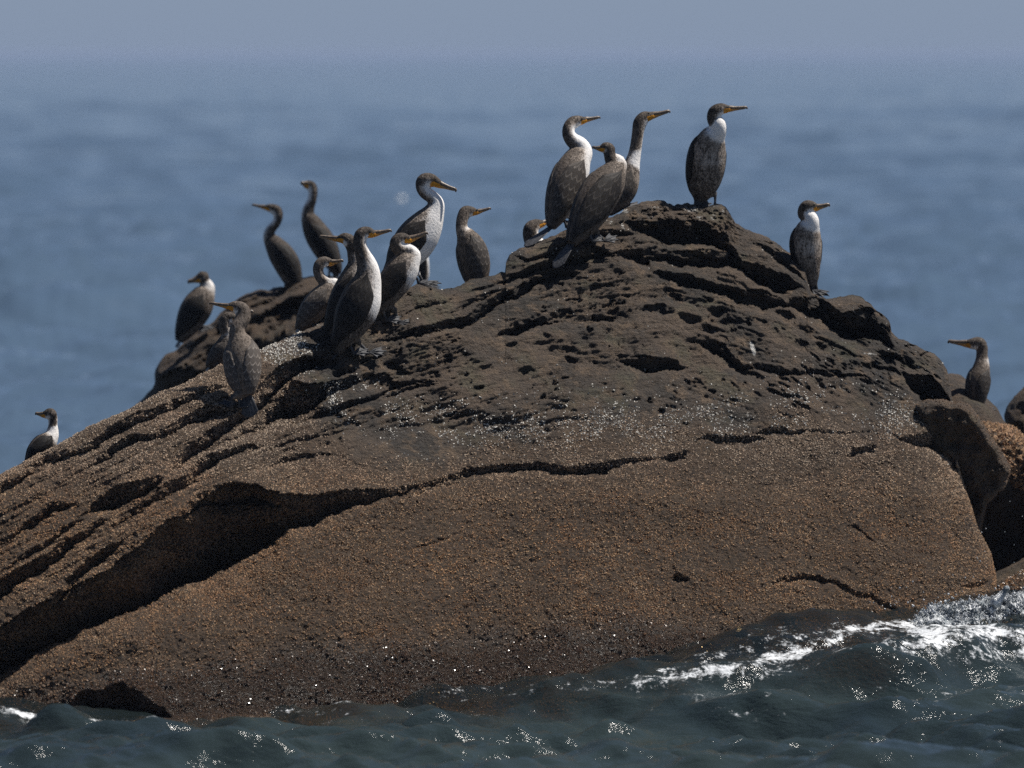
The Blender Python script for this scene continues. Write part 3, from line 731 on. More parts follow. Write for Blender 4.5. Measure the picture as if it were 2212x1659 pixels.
# brown growth on the right-hand rocks
def col_rust(r, n, i, j):
    return PALB[r.choice(len(PALB), n, p=[.3,.27,.06,.18,.11,.08,0])] * (0.7 + 0.4 * r.random(n))[:, None]
barnacles('weed_crust', PR3, np.ones(PR3.shape[:2])[:-1, :-1], (0.008, 0.018), col_rust, np.zeros(PR3.shape[:2]), R3, 9000, 8)
barnacles('barnacle_crust', PR6, np.ones(PR6.shape[:2])[:-1, :-1], (0.006, 0.013), col_rust, np.full(PR6.shape[:2], 0.6), R6, 9000, 9)
barnacles('barnacle_crust', PR1, np.ones(PR1.shape[:2])[:-1, :-1], (0.004, 0.009), lambda r, n, i, j: col_rust(r, n, i, j) * 0.45, np.zeros(PR1.shape[:2]), main_rock, 7000, 10)

# ----------------------------------------------------------------- the sea
WV = []
for k in range(58):
    lam = 0.14 * (70.0 ** (k / 57.0))             # 0.14 .. 9.8 m
    th = math.radians(-90 + random.gauss(8, 34))
    WV.append((lam, math.cos(th), math.sin(th), random.random() * 6.283, (0.0165 if lam < 0.3 else 0.021 if lam < 1.1 else 0.0078) * lam ** (1.0 if lam < 2.2 else 0.55) * (2.2 ** 0.45 if lam >= 2.2 else 1)))

SWELL = []
for k in range(16):
    lam = 5.0 * (7.0 ** (k / 15.0))
    th = math.radians(-90 + random.gauss(4, 13))
    SWELL.append((lam, math.cos(th), math.sin(th), random.random() * 6.283, 0.0054 * lam ** 0.85))

def surge(x, y):
    u, v = project(np.stack([x, y, np.zeros_like(x)], -1))
    A = pinterp(u, [(900,0.0),(1300,0.05),(1450,0.12),(1600,0.27),(1750,0.36),(2000,0.40),(2200,0.46),(2600,0.3),(3200,0)])
    yr = pinterp(u, Y0P)
    t = sstep(-1.75, 0.1, y - yr)
    far = sstep(3.4, 1.6, y - yr)
    # a second little crest running in front of the rock on the right
    y2 = yr - 1.05 + 0.18 * np.sin(x * 2.1)
    c = 0.12 * np.exp(-(np.abs((y - y2) / np.where(y < y2, 0.20, 0.42))) ** 1.8) * sstep(1650, 1900, u)
    return (A * t + c) * far

def sea_h(x, y, sx, sy):
    h = np.zeros_like(x)
    for lam, cx_, cy_, ph, a in WV:
        f = sstep(1.6, 3.2, lam / sx) * sstep(0.9, 2.0, lam / (sy * abs(cy_) + 1e-3))
        w = (x * cx_ + y * cy_) * 2 * math.pi / lam + ph + 0.6 * np.sin(x * 1.7 / lam + ph * 3)
        s = np.sin(w)
        h += a * f * (s + 0.30 * (s * s - 0.5) * 2)
    out = sstep(56, 80, y)
    grp = 0.35 + 1.3 * vnoise(x * 0.05 + 2, y * 0.02 + 8, seed=405)
    for lam, cx_, cy_, ph, a in SWELL:
        s = np.sin((x * cx_ + y * cy_) * 2 * math.pi / lam + ph + 0.7 * np.sin(x * 0.7 / lam + ph * 3))
        h += a * out * grp * (s + 0.25 * s * s)
    g = 0.55 + np.where(y > 60, 0.6, 0.9) * vnoise(x * 0.33 + 5, y * 0.21 + 3, seed=401)
    return h * g * (1.22 - 0.22 * sstep(75, 52, y))

def build_sea():
    va = np.concatenate([np.array([9000, 4500, 3000, 2400, 2150, 2000, 1900, 1820]), np.arange(1780, 1700, -2), np.arange(1700, 1335, -1.4), np.arange(1335, 1050, -4.5), np.arange(1050, 700, -1.9), np.arange(700, 240, -1.5), np.arange(240, 126, -2.0), np.array([124.6, 123, 122, 121, 120, 119, 118.2, 117.6, 117.15])])
    b = -(va - CY) / FPX
    yr = -CAMZ * (cp + b * sp) / (-sp + b * cp)
    yr = yr[yr > 0]
    aa = np.concatenate([[-5, -2.2, -1.1, -0.6, -0.36, -0.24, -0.18], np.linspace(-0.14, -0.085, 24), np.linspace(-0.083, 0.083, 400), np.linspace(0.085, 0.14, 24), [0.18, 0.24, 0.36, 0.6, 1.1, 2.2, 5]])
    Yg = np.broadcast_to(yr[:, None], (len(yr), len(aa))).copy()
    X = np.clip(Yg * aa[None, :], -34000, 34000)
    sx = np.maximum(np.gradient(aa)[None, :] * Yg, 0.02)
    sg = surge(X, Yg)
    sy_ = np.broadcast_to(np.abs(np.gradient(yr))[:, None], Yg.shape)
    Z = sea_h(X, Yg, sx, sy_) * sstep(20, 34, Yg) + sg
    P = np.stack([X, Yg, Z], -1)
    u, v = project(np.stack([X, Yg, Z * 0.9], -1))
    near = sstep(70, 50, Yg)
    # foam
    def stroke(pts, wdt, a):
        pts = np.array(pts, float)
        d = np.full(u.shape, 1e9)
        for (x0, y0), (x1, y1) in zip(pts[:-1], pts[1:]):
            dx, dy = x1 - x0, y1 - y0; L = dx * dx + dy * dy
            t = np.clip(((u - x0) * dx + (v - y0) * dy) / L, 0, 1)
            d = np.minimum(d, np.hypot(u - x0 - t * dx, (v - y0 - t * dy) * 1.3))
        return a * np.exp(-(d / (wdt * 1.5)) ** 2)
    foam = np.zeros(u.shape)
    n = fbm(u / 34.0, v / 12.0, 501, 4)
    n2 = fbm(u / 70.0, v / 30.0, 507, 3)
    for pts, w_, a in [
        ([(1370,1478),(1440,1470),(1490,1462),(1560,1452),(1640,1438)], 13, 0.72), ([(1640,1436),(1720,1418),(1790,1396),(1850,1368)], 15, 0.70), ([(1560,1478),(1660,1462),(1760,1440)], 10, 0.5), ([(1420,1455),(1500,1440),(1560,1425)], 8, 0.5), ([(1680,1400),(1760,1380),(1820,1362)], 8, 0.5), ([(1500,1506),(1600,1500),(1680,1508)], 7, 0.45), ([(1100,1500),(1250,1492),(1360,1484)], 5, 0.46),
        ([(1500,1424),(1560,1418),(1620,1412)], 6, 0.55), ([(1380,1492),(1470,1486),(1560,1478)], 7, 0.42), ([(1540,1530),(1600,1545),(1700,1538)], 9, 0.48),
        ([(1560,1570),(1620,1592)], 7, 0.4), ([(860,1497),(960,1490),(1040,1486)], 5, 0.5), ([(960,1500),(1000,1510)], 9, 0.45), ([(640,1535),(700,1540),(760,1536)], 7, .42),
        ([(0,1535),(40,1540),(70,1546)], 9, 0.75), ([(1880,1368),(1960,1362),(2060,1362),(2140,1366)], 12, 0.8), ([(1960,1395),(2020,1405)], 12, 0.75),
        ([(1700,1500),(1780,1490),(1860,1500)], 6, 0.38), ([(1900,1490),(2000,1500),(2100,1498)], 5, 0.35), ([(150,1558),(400,1548),(640,1532),(860,1500)], 4, 0.50), ([(860,1500),(1040,1488),(1250,1481),(1390,1472)], 4, 0.50), ([(700,1560),(900,1545),(1150,1540)], 4, .34)]:
        foam = np.maximum(foam, stroke(pts, w_, a))
    lace = sstep(1880, 1990, u) * sstep(1352, 1372, v) * sstep(1462, 1410, v)
    foam = np.maximum(foam, lace * (0.60 + 0.26 * n2))
    foam = np.maximum(foam, 0.40 * sstep(1480, 1700, u) * sstep(1352, 1370, v) * sstep(1440, 1390, v))
    foam = np.where(Yg < 53, foam * (0.86 + 0.5 * n), 0)
    # water thin enough to see the brown rock through, only close in front of the rock
    yrk = pinterp(u, Y0P)
    shal = sstep(-1.35, -0.25, Yg - yrk + 0.25 * n2) * sstep(53, 50, Yg) * 0.66
    shal = np.maximum(shal, 0.36 * np.exp(-((u - 1880) / 140.0) ** 2 - ((v - 1450) / 40.0) ** 2))
    o = mesh_np('sea', P.reshape(-1, 3), gridf(len(yr), len(aa)), M_SEA,
                attrs={'foam': foam.ravel(), 'shallow': shal.ravel(), 'near': near.ravel()})
    o['kind'] = 'structure'
    return o
sea = build_sea()

# foaming bank of broken water washing up between the rocks on the right
def foam_bank():
    nu, nv_ = 260, 60
    us = np.linspace(1975, 2420, nu)
    crest = pinterp(us, [(1975,1342),(1995,1318),(2020,1308),(2080,1304),(2130,1296),(2180,1288),(2212,1276),(2300,1268),(2420,1290)])
    foot = pinterp(us, [(1975,1345),(2060,1338),(2140,1330),(2212,1312),(2300,1310),(2420,1340)])
    foot = np.maximum(foot + 14, crest + 4)
    Yb = pinterp(us, [(1975,47.0),(2060,47.15),(2212,47.5),(2420,48)])
    rows = []
    for k in np.linspace(0, 1, nv_):
        v = foot + (crest - foot) * math.sin(min(1, k * 1.5) * math.pi / 2)
        v = v + (8.0 * fbm(us / 18.0, us * 0 + k * 3, 601, 4, 0.6))*(k>0)
        Y = Yb + 0.55 * k ** 1.5 + 0.14 * fbm(us / 26.0, us * 0 + k * 5, 607, 4, 0.65)
        P = at(us, v, Y)
        if k > 0.67: P[:, 2] -= 0.5 * (k - 0.67)
        rows.append(P)
    P = np.stack(rows, 0)
    b = np.array([P[..., 0].mean(), P[..., 1].mean(), 0.2])
    o = mesh_np('sea_foam_or_glint', P.reshape(-1, 3) - b, gridf(nv_, nu), M_FOAM)
    o.location = b; o['kind'] = 'stuff'
    o['label'] = 'white foam of a broken wave washing between the rocks on the right'
    o['category'] = 'foam'
    return P
FB = foam_bank()

def blob_mesh(name, pts, radii, mat, parent=None, seg=8, base=None, nr_=5):
    """small round drops and lumps, joined"""
    V, F = [], []; tot_ = 0
    for p, r in zip(pts, radii):
        off = tot_; tot_ += nr_ * seg
        ring = []
        for a in np.linspace(0.15, math.pi - 0.15, nr_):
            an = np.linspace(0, 2 * math.pi, seg, endpoint=False)
            ring.append(np.stack([np.sin(a) * np.cos(an), np.sin(a) * np.sin(an), np.full(seg, np.cos(a))], -1) * r + np.array(p))
        V.append(np.concatenate(ring)); F.append(gridf(nr_, seg, off, True))
    V = np.concatenate(V); b = V.mean(0) if base is None else np.array(base)
    o = mesh_np(name, V - b, np.concatenate(F), mat, parent); o.location = b
    return o
pts, rad = [], []
for k in range(5200):
    i_, j_ = int(random.random() * 48), int(random.random() * 255)
    clump = fbm(np.array([j_ / 9.0]), np.array([i_ / 7.0]), 613, 3)[0]
    if clump < -0.12: continue
    p_ = FB[i_, j_] + np.array([random.gauss(0, .02), random.gauss(0, .02) - .01, random.gauss(0.004, .012)])
    pts.append(p_); rad.append(0.003 + 0.011 * random.random() ** 3)
fr_ = blob_mesh('foam_bubbles', pts, rad, M_FOAM, seg=6, nr_=3); fr_['kind'] = 'stuff'
fr_['label'] = 'froth of white bubbles on the broken wave at right'; fr_['category'] = 'foam'
pts, rad = [], []
for k in range(70):
    u_ = 1870 + 380 * random.random(); v_ = 1296 - abs(random.gauss(0, 26)) + (2100 - u_) * 0.10 + 6
    pts.append(at(u_, v_, 47.2 + 0.5 * random.random())); rad.append(0.003 + 0.006 * random.random() ** 2)
for k in range(16):
    pts.append(at(2100 + 110 * random.random(), 1080 + 190 * random.random(), 48.2)); rad.append(0.004)
for k in range(9):
    t = k / 8; pts.append(at(2152 + 22 * t, 1300 - 28 * t, 47.4)); rad.append(0.030 * (1 - t) + 0.014 + (0.010 if k == 8 else 0))
glint_lump = blob_mesh('sea_foam_or_glint', [at(868, 436, 200.0), at(862, 437, 200.0), at(875, 437, 200.0)], [0.17, 0.13, 0.12], M_FOAM)  # white lump added to imitate a sun glint on the far water, no foam there
tag(glint_lump, 'single white lump standing in for a blurred sun glint on the open water left of the largest cormorant', 'foam'); glint_lump['kind'] = 'stuff'
sp_ = blob_mesh('spray_drops', pts, rad, M_FOAM); sp_['kind'] = 'stuff'
sp_['label'] = 'white drops of spray thrown up above the broken wave'; sp_['category'] = 'spray'

# ----------------------------------------------------------------- cormorants
CROPS = {'A': (326.5, 326.5, .19676), 'B': (587.6, 326.5, .27548), 'C': (1077.3, 208.9, .26759), 'D': (1632.3, 391.7, .29521), 'E': (0.0, 555.0, .29523)}
# white amount (back, side, belly) by body zone
PAT = {
 'pied': dict(R=(0,.02,.08), b=(0,.04,.30), B=(0,.36,1.05), W=(.10,.50,.86), C=(.14,.52,.92), N=(0,.14,.85), H=(0,.20,.95), F=(0,.25,1.0), K=(0,.1,.6)),
 'white': dict(b=(0,.20,.80), R=(0,.15,.75), B=(.0,.62,1.0), W=(.10,.70,1.0), C=(.25,.90,1.0), N=(0,.60,1.1), H=(0,.30,1.0), F=(0,.45,1.0), K=(0,.1,.6)),
 'speck': dict(b=(0,.08,.30), R=(0,.05,.25), B=(0,.20,.50), W=(.12,.34,.44), C=(.40,.95,1.1), N=(0,.10,.7), H=(0,.16,.9), F=(0,.25,1.0), K=(0,.1,.6)),
 'brown': dict(b=(0,.08,.30), R=(0,.0,.0), B=(0,.05,.20), W=(.06,.22,.35), C=(.35,.60,.70), N=(0,.15,.55), H=(0,.12,.85), F=(0,.20,1.0), K=(0,.1,.6)),
 'plain': dict(b=(0,.08,.30), R=(0,0,0), B=(0,0,.05), W=(.0,.05,.15), C=(.0,.05,.2), N=(0,.04,.25), H=(0,.08,.7), F=(0,.15,.95), K=(0,.1,.6)),
 'collar': dict(b=(0,.08,.30), R=(0,.05,.3), B=(.0,.15,.6), W=(.5,.9,1.0), C=(.6,1.1,1.1), N=(.2,.8,1.0), H=(0,.25,.9), F=(0,.25,1.0), K=(0,.1,.6)),
 'dark': dict(b=(0,.08,.30), R=(0,0,0), B=(0,0,.05), W=(0,.04,.15), C=(0,.25,.85), N=(0,.30,1.0), H=(0,.18,.9), F=(0,.25,1.0), K=(0,.1,.5)),
}

def catmull(A, n):
    A = np.asarray(A, float)
    m = len(A)
    d = np.concatenate([[0], np.cumsum(np.linalg.norm(np.diff(A[:, :3], axis=0), axis=1))])
    t = np.linspace(0, d[-1], n)
    tg = np.zeros_like(A)
    tg[1:-1] = (A[2:] - A[:-2]) / np.maximum(d[2:] - d[:-2], 1e-6)[:, None]
    tg[0] = (A[1] - A[0]) / (d[1] - d[0]); tg[-1] = (A[-1] - A[-2]) / (d[-1] - d[-2])
    i = np.clip(np.searchsorted(d, t) - 1, 0, m - 2)
    hh = (d[i + 1] - d[i])[:, None]; s = ((t - d[i]) / (d[i + 1] - d[i]))[:, None]
    return ((2*s**3-3*s**2+1)*A[i] + (s**3-2*s**2+s)*hh*tg[i] + (-2*s**3+3*s**2)*A[i+1] + (s**3-s**2)*hh*tg[i+1])

def frames(C, Lat):
    T = np.gradient(C, axis=0); T /= np.linalg.norm(T, axis=1)[:, None]
    L = Lat - (Lat * T).sum(1)[:, None] * T
    L /= np.maximum(np.linalg.norm(L, axis=1), 1e-6)[:, None]
    return T, L, np.cross(T, L)

def tube(C, r, seg=10, caps=True, rb=None, up=None):
    C = np.asarray(C, float); r = np.asarray(r, float); rb = r if rb is None else np.asarray(rb, float)
    T = np.gradient(C, axis=0); T /= np.linalg.norm(T, axis=1)[:, None]
    ref = np.array([0.0, 1.0, 0.0]) if up is None else np.asarray(up, float)
    L = ref - (T @ ref)[:, None] * T; L /= np.maximum(np.linalg.norm(L, axis=1), 1e-6)[:, None]
    D = np.cross(T, L)
    an = np.linspace(0, 2 * math.pi, seg, endpoint=False)
    V = C[:, None, :] + D[:, None, :] * (np.cos(an)[None, :, None] * r[:, None, None]) + L[:, None, :] * (np.sin(an)[None, :, None] * rb[:, None, None])
    F = [gridf(len(C), seg, 0, True)]
    V = V.reshape(-1, 3)
    if caps:
        n = len(V); V = np.concatenate([V, C[:1], C[-1:]])
        k = np.arange(seg); k2 = (k + 1) % seg
        F.append(np.stack([k2, k, np.full(seg, n)], 1)); o = (len(C) - 1) * seg
        F.append(np.stack([o + k, o + k2, np.full(seg, n + 1)], 1))
    return V, F

def joinm(parts):
    V, Q, T, off = [], [], [], 0
    for v, fs in parts:
        V.append(v)
        for f in fs: (Q if f.shape[1] == 4 else T).append(f + off)
        off += len(v)
    out = []
    if Q: out.append(np.concatenate(Q))
    if T: out.append(np.concatenate(T))
    return np.concatenate(V), out

def remesh(V, F, vox):
    o = mesh_np('tmp', V, F)
    md = o.modifiers.new('r', 'REMESH'); md.mode = 'VOXEL'; md.voxel_size = vox; md.use_smooth_shade = True
    sm = o.modifiers.new('s', 'SMOOTH'); sm.factor = 0.5; sm.iterations = 5
    dg = bpy.context.evaluated_depsgraph_get()
    me = bpy.data.meshes.new_from_object(o.evaluated_get(dg))
    old = o.data; bpy.data.objects.remove(o); bpy.data.meshes.remove(old)
    return me

def cormorant(crop, Y, yaw, hyaw, st, bill, eye, legs, tail, pat, label, tone=0.25, wtone=0.25, lean=0.45, foot_n=(0, -0.5, 0.85), scale_y=None):
    cu, cv, k = CROPS[crop]
    to = lambda x, y: (cu + k * x, cv + k * y)
    fu, fv = to(legs[0][0], legs[0][1])
    mpp = Y * k / FPX                                   # metres per crop pixel
    base = at(*to(sum(l[0] for l in legs) / len(legs), sum(l[1] for l in legs) / len(legs)), Y)
    root = thing('cormorant', label, 'bird', tuple(base), 'cormorants resting on the rocks')
    yr, hr = math.radians(yaw), math.radians(hyaw)
    x0 = sum(l[0] for l in legs) / len(legs); y0 = sum(l[1] for l in legs) / len(legs)
    sy, cyw = math.sin(yr), math.cos(yr)
    def dY(x, y):
        f = (x - x0) * cyw + lean * (y0 - y) * abs(sy)
        return f * sy * mpp
    tags = [s[0] for s in st]
    ib_ = tags.index('B')
    ptags = ['b' if (t == 'B' and i < ib_ + 2) else t for i, t in enumerate(tags)]
    pos = np.array([s[1:3] for s in st], float)
    # depth of each station: body along its own heading, head along the head's
    dep = np.array([dY(x, y) for x, y in pos])
    nh = next(i for i, t in enumerate(tags) if t == 'H')
    for i in range(nh, len(st)):
        dep[i] = dep[nh] + (pos[i, 0] - pos[nh, 0]) * mpp * (math.tan(hr) if abs(math.cos(hr)) > 0.5 else 0.0)
    P3 = np.stack([at(*to(x, y), Y + d) for (x, y), d in zip(pos, dep)]) - base
    rd = np.array([s[3] for s in st]) * mpp; rl = np.array([s[4] for s in st]) * mpp
    hw = np.array([0.0 if t in 'RBW' else (0.0 if t == 'C' else (0.5 if t == 'N' else 1.0)) for t in tags])
    Fb = np.array([cyw, sy]); Fh = np.array([math.cos(hr), math.sin(hr)])
    dyaw = (hyaw - yaw + 180) % 360 - 180
    yw = np.radians(yaw + dyaw * hw)
    Lat = np.stack([-np.sin(yw), np.cos(yw), 0 * yw], -1)
    pw = np.array([PAT[pat][t] for t in ptags], float)
    og = np.array([{'F': 0.35, 'K': 1.0}.get(t, 0.0) for t in tags])
    arr = np.concatenate([P3, rd[:, None], rl[:, None], Lat, pw, og[:, None]], 1)
    NRG = 76
    D_ = catmull(arr, NRG)
    C, rdd, rll, Lt = D_[:, :3], np.maximum(D_[:, 3], 0.004), np.maximum(D_[:, 4], 0.004), D_[:, 5:8]
    T, L, Dn = frames(C, Lt)
    SEG = 28
    an = np.linspace(0, 2 * math.pi, SEG, endpoint=False)
    V = C[:, None] + Dn[:, None] * (np.cos(an)[None, :, None] * rdd[:, None, None]) + L[:, None] * (np.sin(an)[None, :, None] * rll[:, None, None])
    Vb = V.reshape(-1, 3)
    ca = np.cos(an)                                     # 1 back .. -1 belly
    w3 = D_[:, 8:11]
    back = np.clip(ca, 0, 1) ** 1.3; bel = np.clip(-ca, 0, 1) ** 0.8; side = 1 - np.maximum(back, bel)
    wv = w3[:, 0:1] * back[None] + w3[:, 1:2] * side[None] + w3[:, 2:3] * bel[None]
    ov = D_[:, 11:12] * sstep(0.25, -0.15, ca)[None]
    n = len(Vb)
    Vc = np.concatenate([Vb, C[:1], C[-1:]])
    kk = np.arange(SEG); k2 = (kk + 1) % SEG; o = (NRG - 1) * SEG
    parts = [(Vc, [gridf(NRG, SEG, 0, True), np.stack([k2, kk, np.full(SEG, n)], 1), np.stack([o + kk, o + k2, np.full(SEG, n + 1)], 1)])]
    # thighs run into the legs
    ankles, foots = [], []
    ib = max(1, int(NRG * 0.16))
    for q, lg in enumerate(legs):
        fx, fy = lg[0], lg[1]
        sgn = -1 if q == 0 else 1
        ydep = Y + (dY(fx, fy) if abs(sy) > 0.6 and len(legs) > 1 else 0) + (sgn * 0.045 * abs(cyw))
        foot = at(*to(fx, fy), ydep) - base
        hx, hy = (lg[2], lg[3]) if len(lg) > 2 else (fx - 6, fy - 60)
        ank = at(*to(hx, hy), ydep) - base
        j = np.argmin(np.linalg.norm(C - ank, axis=1)); j = max(j, 2)
        hip = C[j] * 0.75 + C[min(j + 8, NRG - 1)] * 0.25
        tp = np.stack([hip, hip * 0.45 + ank * 0.55, ank, ank * 0.8 + foot * 0.2])
        parts.append(tube(tp, [min(0.06, rdd[j] * 0.8), min(0.042, rdd[j] * 0.6), 0.017, 0.011], 10))
        ankles.append(ank); foots.append(foot)
    Vj, Fj = joinm(parts)
    me = remesh(Vj, Fj, 0.0072 if Y < 53 else 0.0095)
    body = bpy.data.objects.new('body', me); COL.objects.link(body); body.parent = root
    me.materials.clear(); me.materials.append(M_PLUM)
    co = np.zeros(len(me.vertices) * 3, np.float32); me.vertices.foreach_get('co', co); co = co.reshape(-1, 3)
    kd = kdtree.KDTree(n)
    for i_, p in enumerate(Vb): kd.insert(p, i_)
    kd.balance()
    near = np.array([kd.find(p)[1] for p in co.astype(float)])
    wr, orr = wv.ravel()[near], ov.ravel()[near]
    tn = np.full(len(co), tone, np.float32)
    ring = near // SEG
    tn = tn * np.where(ring > NRG * 0.78, 0.6, 1.0)
    for nm, dat in (('white', wr), ('orange', orr), ('tone', tn)):
        a_ = me.attributes.new(nm, 'FLOAT', 'POINT'); a_.data.foreach_set('value', dat.astype(np.float32))
    me.polygons.foreach_set('use_smooth', np.ones(len(me.polygons), bool))
    # folded wings: feathered shells lying over the flanks, tips crossing above the tail
    sh = np.array([i_ for i_, t in enumerate(tags) if t == 'W'])
    dcum = np.concatenate([[0], np.cumsum(np.linalg.norm(np.diff(P3, axis=0), axis=1))])
    ksh = int(dcum[sh[-1]] / dcum[-1] * (NRG - 1))
    rows = np.linspace(ksh, 0, 40)
    Cw = np.stack([np.interp(rows, np.arange(NRG), C[:, i_]) for i_ in range(3)], 1)
    Lw = np.stack([np.interp(rows, np.arange(NRG), L[:, i_]) for i_ in range(3)], 1)
    Dw = np.stack([np.interp(rows, np.arange(NRG), Dn[:, i_]) for i_ in range(3)], 1)
    rdw = np.interp(rows, np.arange(NRG), rdd); rlw = np.interp(rows, np.arange(NRG), rll)
    tw = np.linspace(0, 1, 40)
    rdw = np.maximum(rdw, 0.022); rlw = np.maximum(rlw, 0.022)
    NJ = 16
    for sgn in (-1, 1):
        outer, inner, uvw = [], [], []
        for i_ in range(40):
            t = tw[i_]
            op = math.sqrt(max(0.0, 1 - (1 - min(1, t / 0.22)) ** 2))
            lo = 100 + (np.interp(t, [0, .25, .6, .85, 1], [-25, 12, 12, -20, -58])) * 1.0
            hi = np.interp(t, [0, .2, .5, 1], [70, 26, 12, 10])
            mid = (lo + hi) / 2
            a0, a1 = math.radians(mid + (hi - mid) * op), math.radians(mid + (lo - mid) * op)
            for j in range(NJ):
                f = j / (NJ - 1)
                th = a0 + (a1 - a0) * f
                bul = math.sin(math.pi * min(max(f, 0.0), 1.0)) ** 0.5
                e = 0.0015 + 0.009 * bul * op * (1 - 0.5 * t)
                d = Dw[i_] * math.cos(th) * (rdw[i_] + e) + sgn * Lw[i_] * math.sin(th) * (rlw[i_] + e)
                di = Dw[i_] * math.cos(th) * (rdw[i_] * .94 - .004) + sgn * Lw[i_] * math.sin(th) * (rlw[i_] * .94 - .004)
                outer.append(Cw[i_] + d); inner.append(Cw[i_] + di); uvw.append((t, f))
        g = gridf(40, NJ)
        m_ = 40 * NJ
        edge = list(range(NJ)) + [r * NJ + NJ - 1 for r in range(1, 40)] + [39 * NJ + c for c in range(NJ - 2, -1, -1)] + [r * NJ for r in range(38, 0, -1)]
        edge = np.array(edge); e2 = np.roll(edge, -1)
        rim = np.stack([edge, e2, e2 + m_, edge + m_], 1)
        if sgn > 0: F = [g[:, ::-1], (g + m_), rim]
        else: F = [g, (g + m_)[:, ::-1], rim[:, ::-1]]
        mesh_np('wing', np.array(outer + inner), np.concatenate(F), M_WING, root, attrs={'tone': np.full(2 * m_, wtone)}, uv=np.array(uvw + uvw))
    # tail: stiff separate feathers fanned from the rump
    tb = C[1]; tt_ = at(*to(*tail), Y + dY(*tail)) - base
    dr = tt_ - tb; ln = np.linalg.norm(dr); dr /= ln
    latv = L[0] - (L[0] @ dr) * dr; latv /= np.linalg.norm(latv); nv = np.cross(dr, latv)
    tparts = []
    for q in range(9):
        f = (q - 4) / 4.0
        tip = tb + dr * ln * (1 - 0.16 * f * f) + latv * f * 0.050
        rt = tb + latv * f * 0.016 + nv * 0.002 * (q % 2) - dr * 0.03
        mid = (rt * 0.45 + tip * 0.55) + nv * 0.003 * (q % 2)
        tparts.append(tube(np.stack([rt, mid, tip * 0.9 + mid * 0.1, tip]), [0.0035, 0.003, 0.0025, 0.001], 8, True, [0.008, 0.013, 0.013, 0.004], latv))
    Vt, Ft = joinm(tparts)
    mesh_np('tail', Vt, Ft, M_TAIL, root)
    # bill: hooked upper half, slimmer lower half
    b0 = C[-1]; hb = rdd[-1]
    tip = at(*to(*bill), Y + dep[-1] + (bill[0] - pos[-1, 0]) * mpp * (math.tan(hr) if abs(math.cos(hr)) > 0.5 else 0.0)) - base
    ax = tip - b0; bl = np.linalg.norm(ax); ax /= bl
    hl = np.array([-math.sin(hr), math.cos(hr), 0.0]); hl -= (hl @ ax) * ax; hl /= np.linalg.norm(hl)
    up = np.cross(ax, hl)
    t = np.array([-0.25, 0.0, 0.3, 0.6, 0.84, 0.95, 1.0, 1.02])
    yo = np.array([0.35, 0.34, 0.24, 0.18, 0.20, 0.14, -0.16, -0.52])
    rr = np.array([0.80, 0.72, 0.54, 0.46, 0.46, 0.44, 0.34, 0.14])
    hb = max(hb, 0.010)
    Cu = b0 + ax * (t * bl)[:, None] + up * (yo * hb)[:, None]
    mesh_np('upper_bill', *tube(Cu, rr * hb, 10, True, rr * hb * 0.85, hl), M_BILL, root)
    t = np.array([-0.25, 0.0, 0.3, 0.6, 0.86, 0.95]); yo = np.array([-0.45, -0.44, -0.34, -0.28, -0.20, -0.16]); rr = np.array([0.78, 0.68, 0.46, 0.34, 0.26, 0.08])
    Cl = b0 + ax * (t * bl)[:, None] + up * (yo * hb)[:, None]
    ob_ = np.concatenate([np.repeat(np.clip(1.1 - t * 1.9, 0, 1), 10), [1.0, 0.0]])
    mesh_np('lower_bill', *tube(Cl, rr * hb, 10, True, rr * hb * 0.8, hl), M_LOWB, root, attrs={'orange': ob_})
    # eyes
    ie = np.argmin([abs(x - eye[0]) + abs(y - eye[1]) for x, y in pos])
    ec = at(*to(*eye), Y + dep[ie]) - base
    rad = rl[ie]
    for sgn in (-1, 1):
        e = ec + sgn * hl * rad * 0.82
        an8 = np.linspace(0, 2 * math.pi, 10, endpoint=False)
        ring = [np.stack([np.sin(a) * np.cos(an8), np.sin(a) * np.sin(an8), np.full(10, np.cos(a))], -1) * 0.0068 for a in np.linspace(0.05, math.pi - 0.05, 7)]
        mesh_np('eye', np.concatenate(ring) + e, gridf(7, 10, 0, True), M_EYE, root)
    # legs with webbed feet
    fn = np.array(foot_n, float); fn /= np.linalg.norm(fn)
    for q, (ank, foot) in enumerate(zip(ankles, foots)):
        fy = yaw + (14 if q == 0 else -14) * (1 if abs(cyw) > 0.5 else 1.6)
        fd = np.array([math.cos(math.radians(fy)), math.sin(math.radians(fy)), 0.0]); fd -= (fd @ fn) * fn; fd /= np.linalg.norm(fd)
        fs = np.cross(fn, fd)
        heel = foot + fn * 0.010
        ak = ank * 0.9 + foot * 0.1
        lg = mesh_np('leg', *tube(np.stack([ank * 1.3 - foot * 0.3, ak, (ak + heel) / 2 + fd * 0.004, heel]), [0.014, 0.011, 0.0085, 0.011], 10), M_FOOT, root)
        toes = []
        tips = []
        for a, l_ in ((-38, 0.075), (-13, 0.105), (12, 0.125), (38, 0.120)):
            d = fd * math.cos(math.radians(a)) + fs * math.sin(math.radians(a))
            tp = heel + d * l_ - fn * 0.006
            mid = heel * 0.5 + tp * 0.5 + fn * 0.007
            toes.append(tube(np.stack([heel, mid, tp, tp + d * 0.010 - fn * 0.005]), [0.008, 0.006, 0.005, 0.001], 7))
            tips.append((mid, tp))
        web_t, web_b = [], []
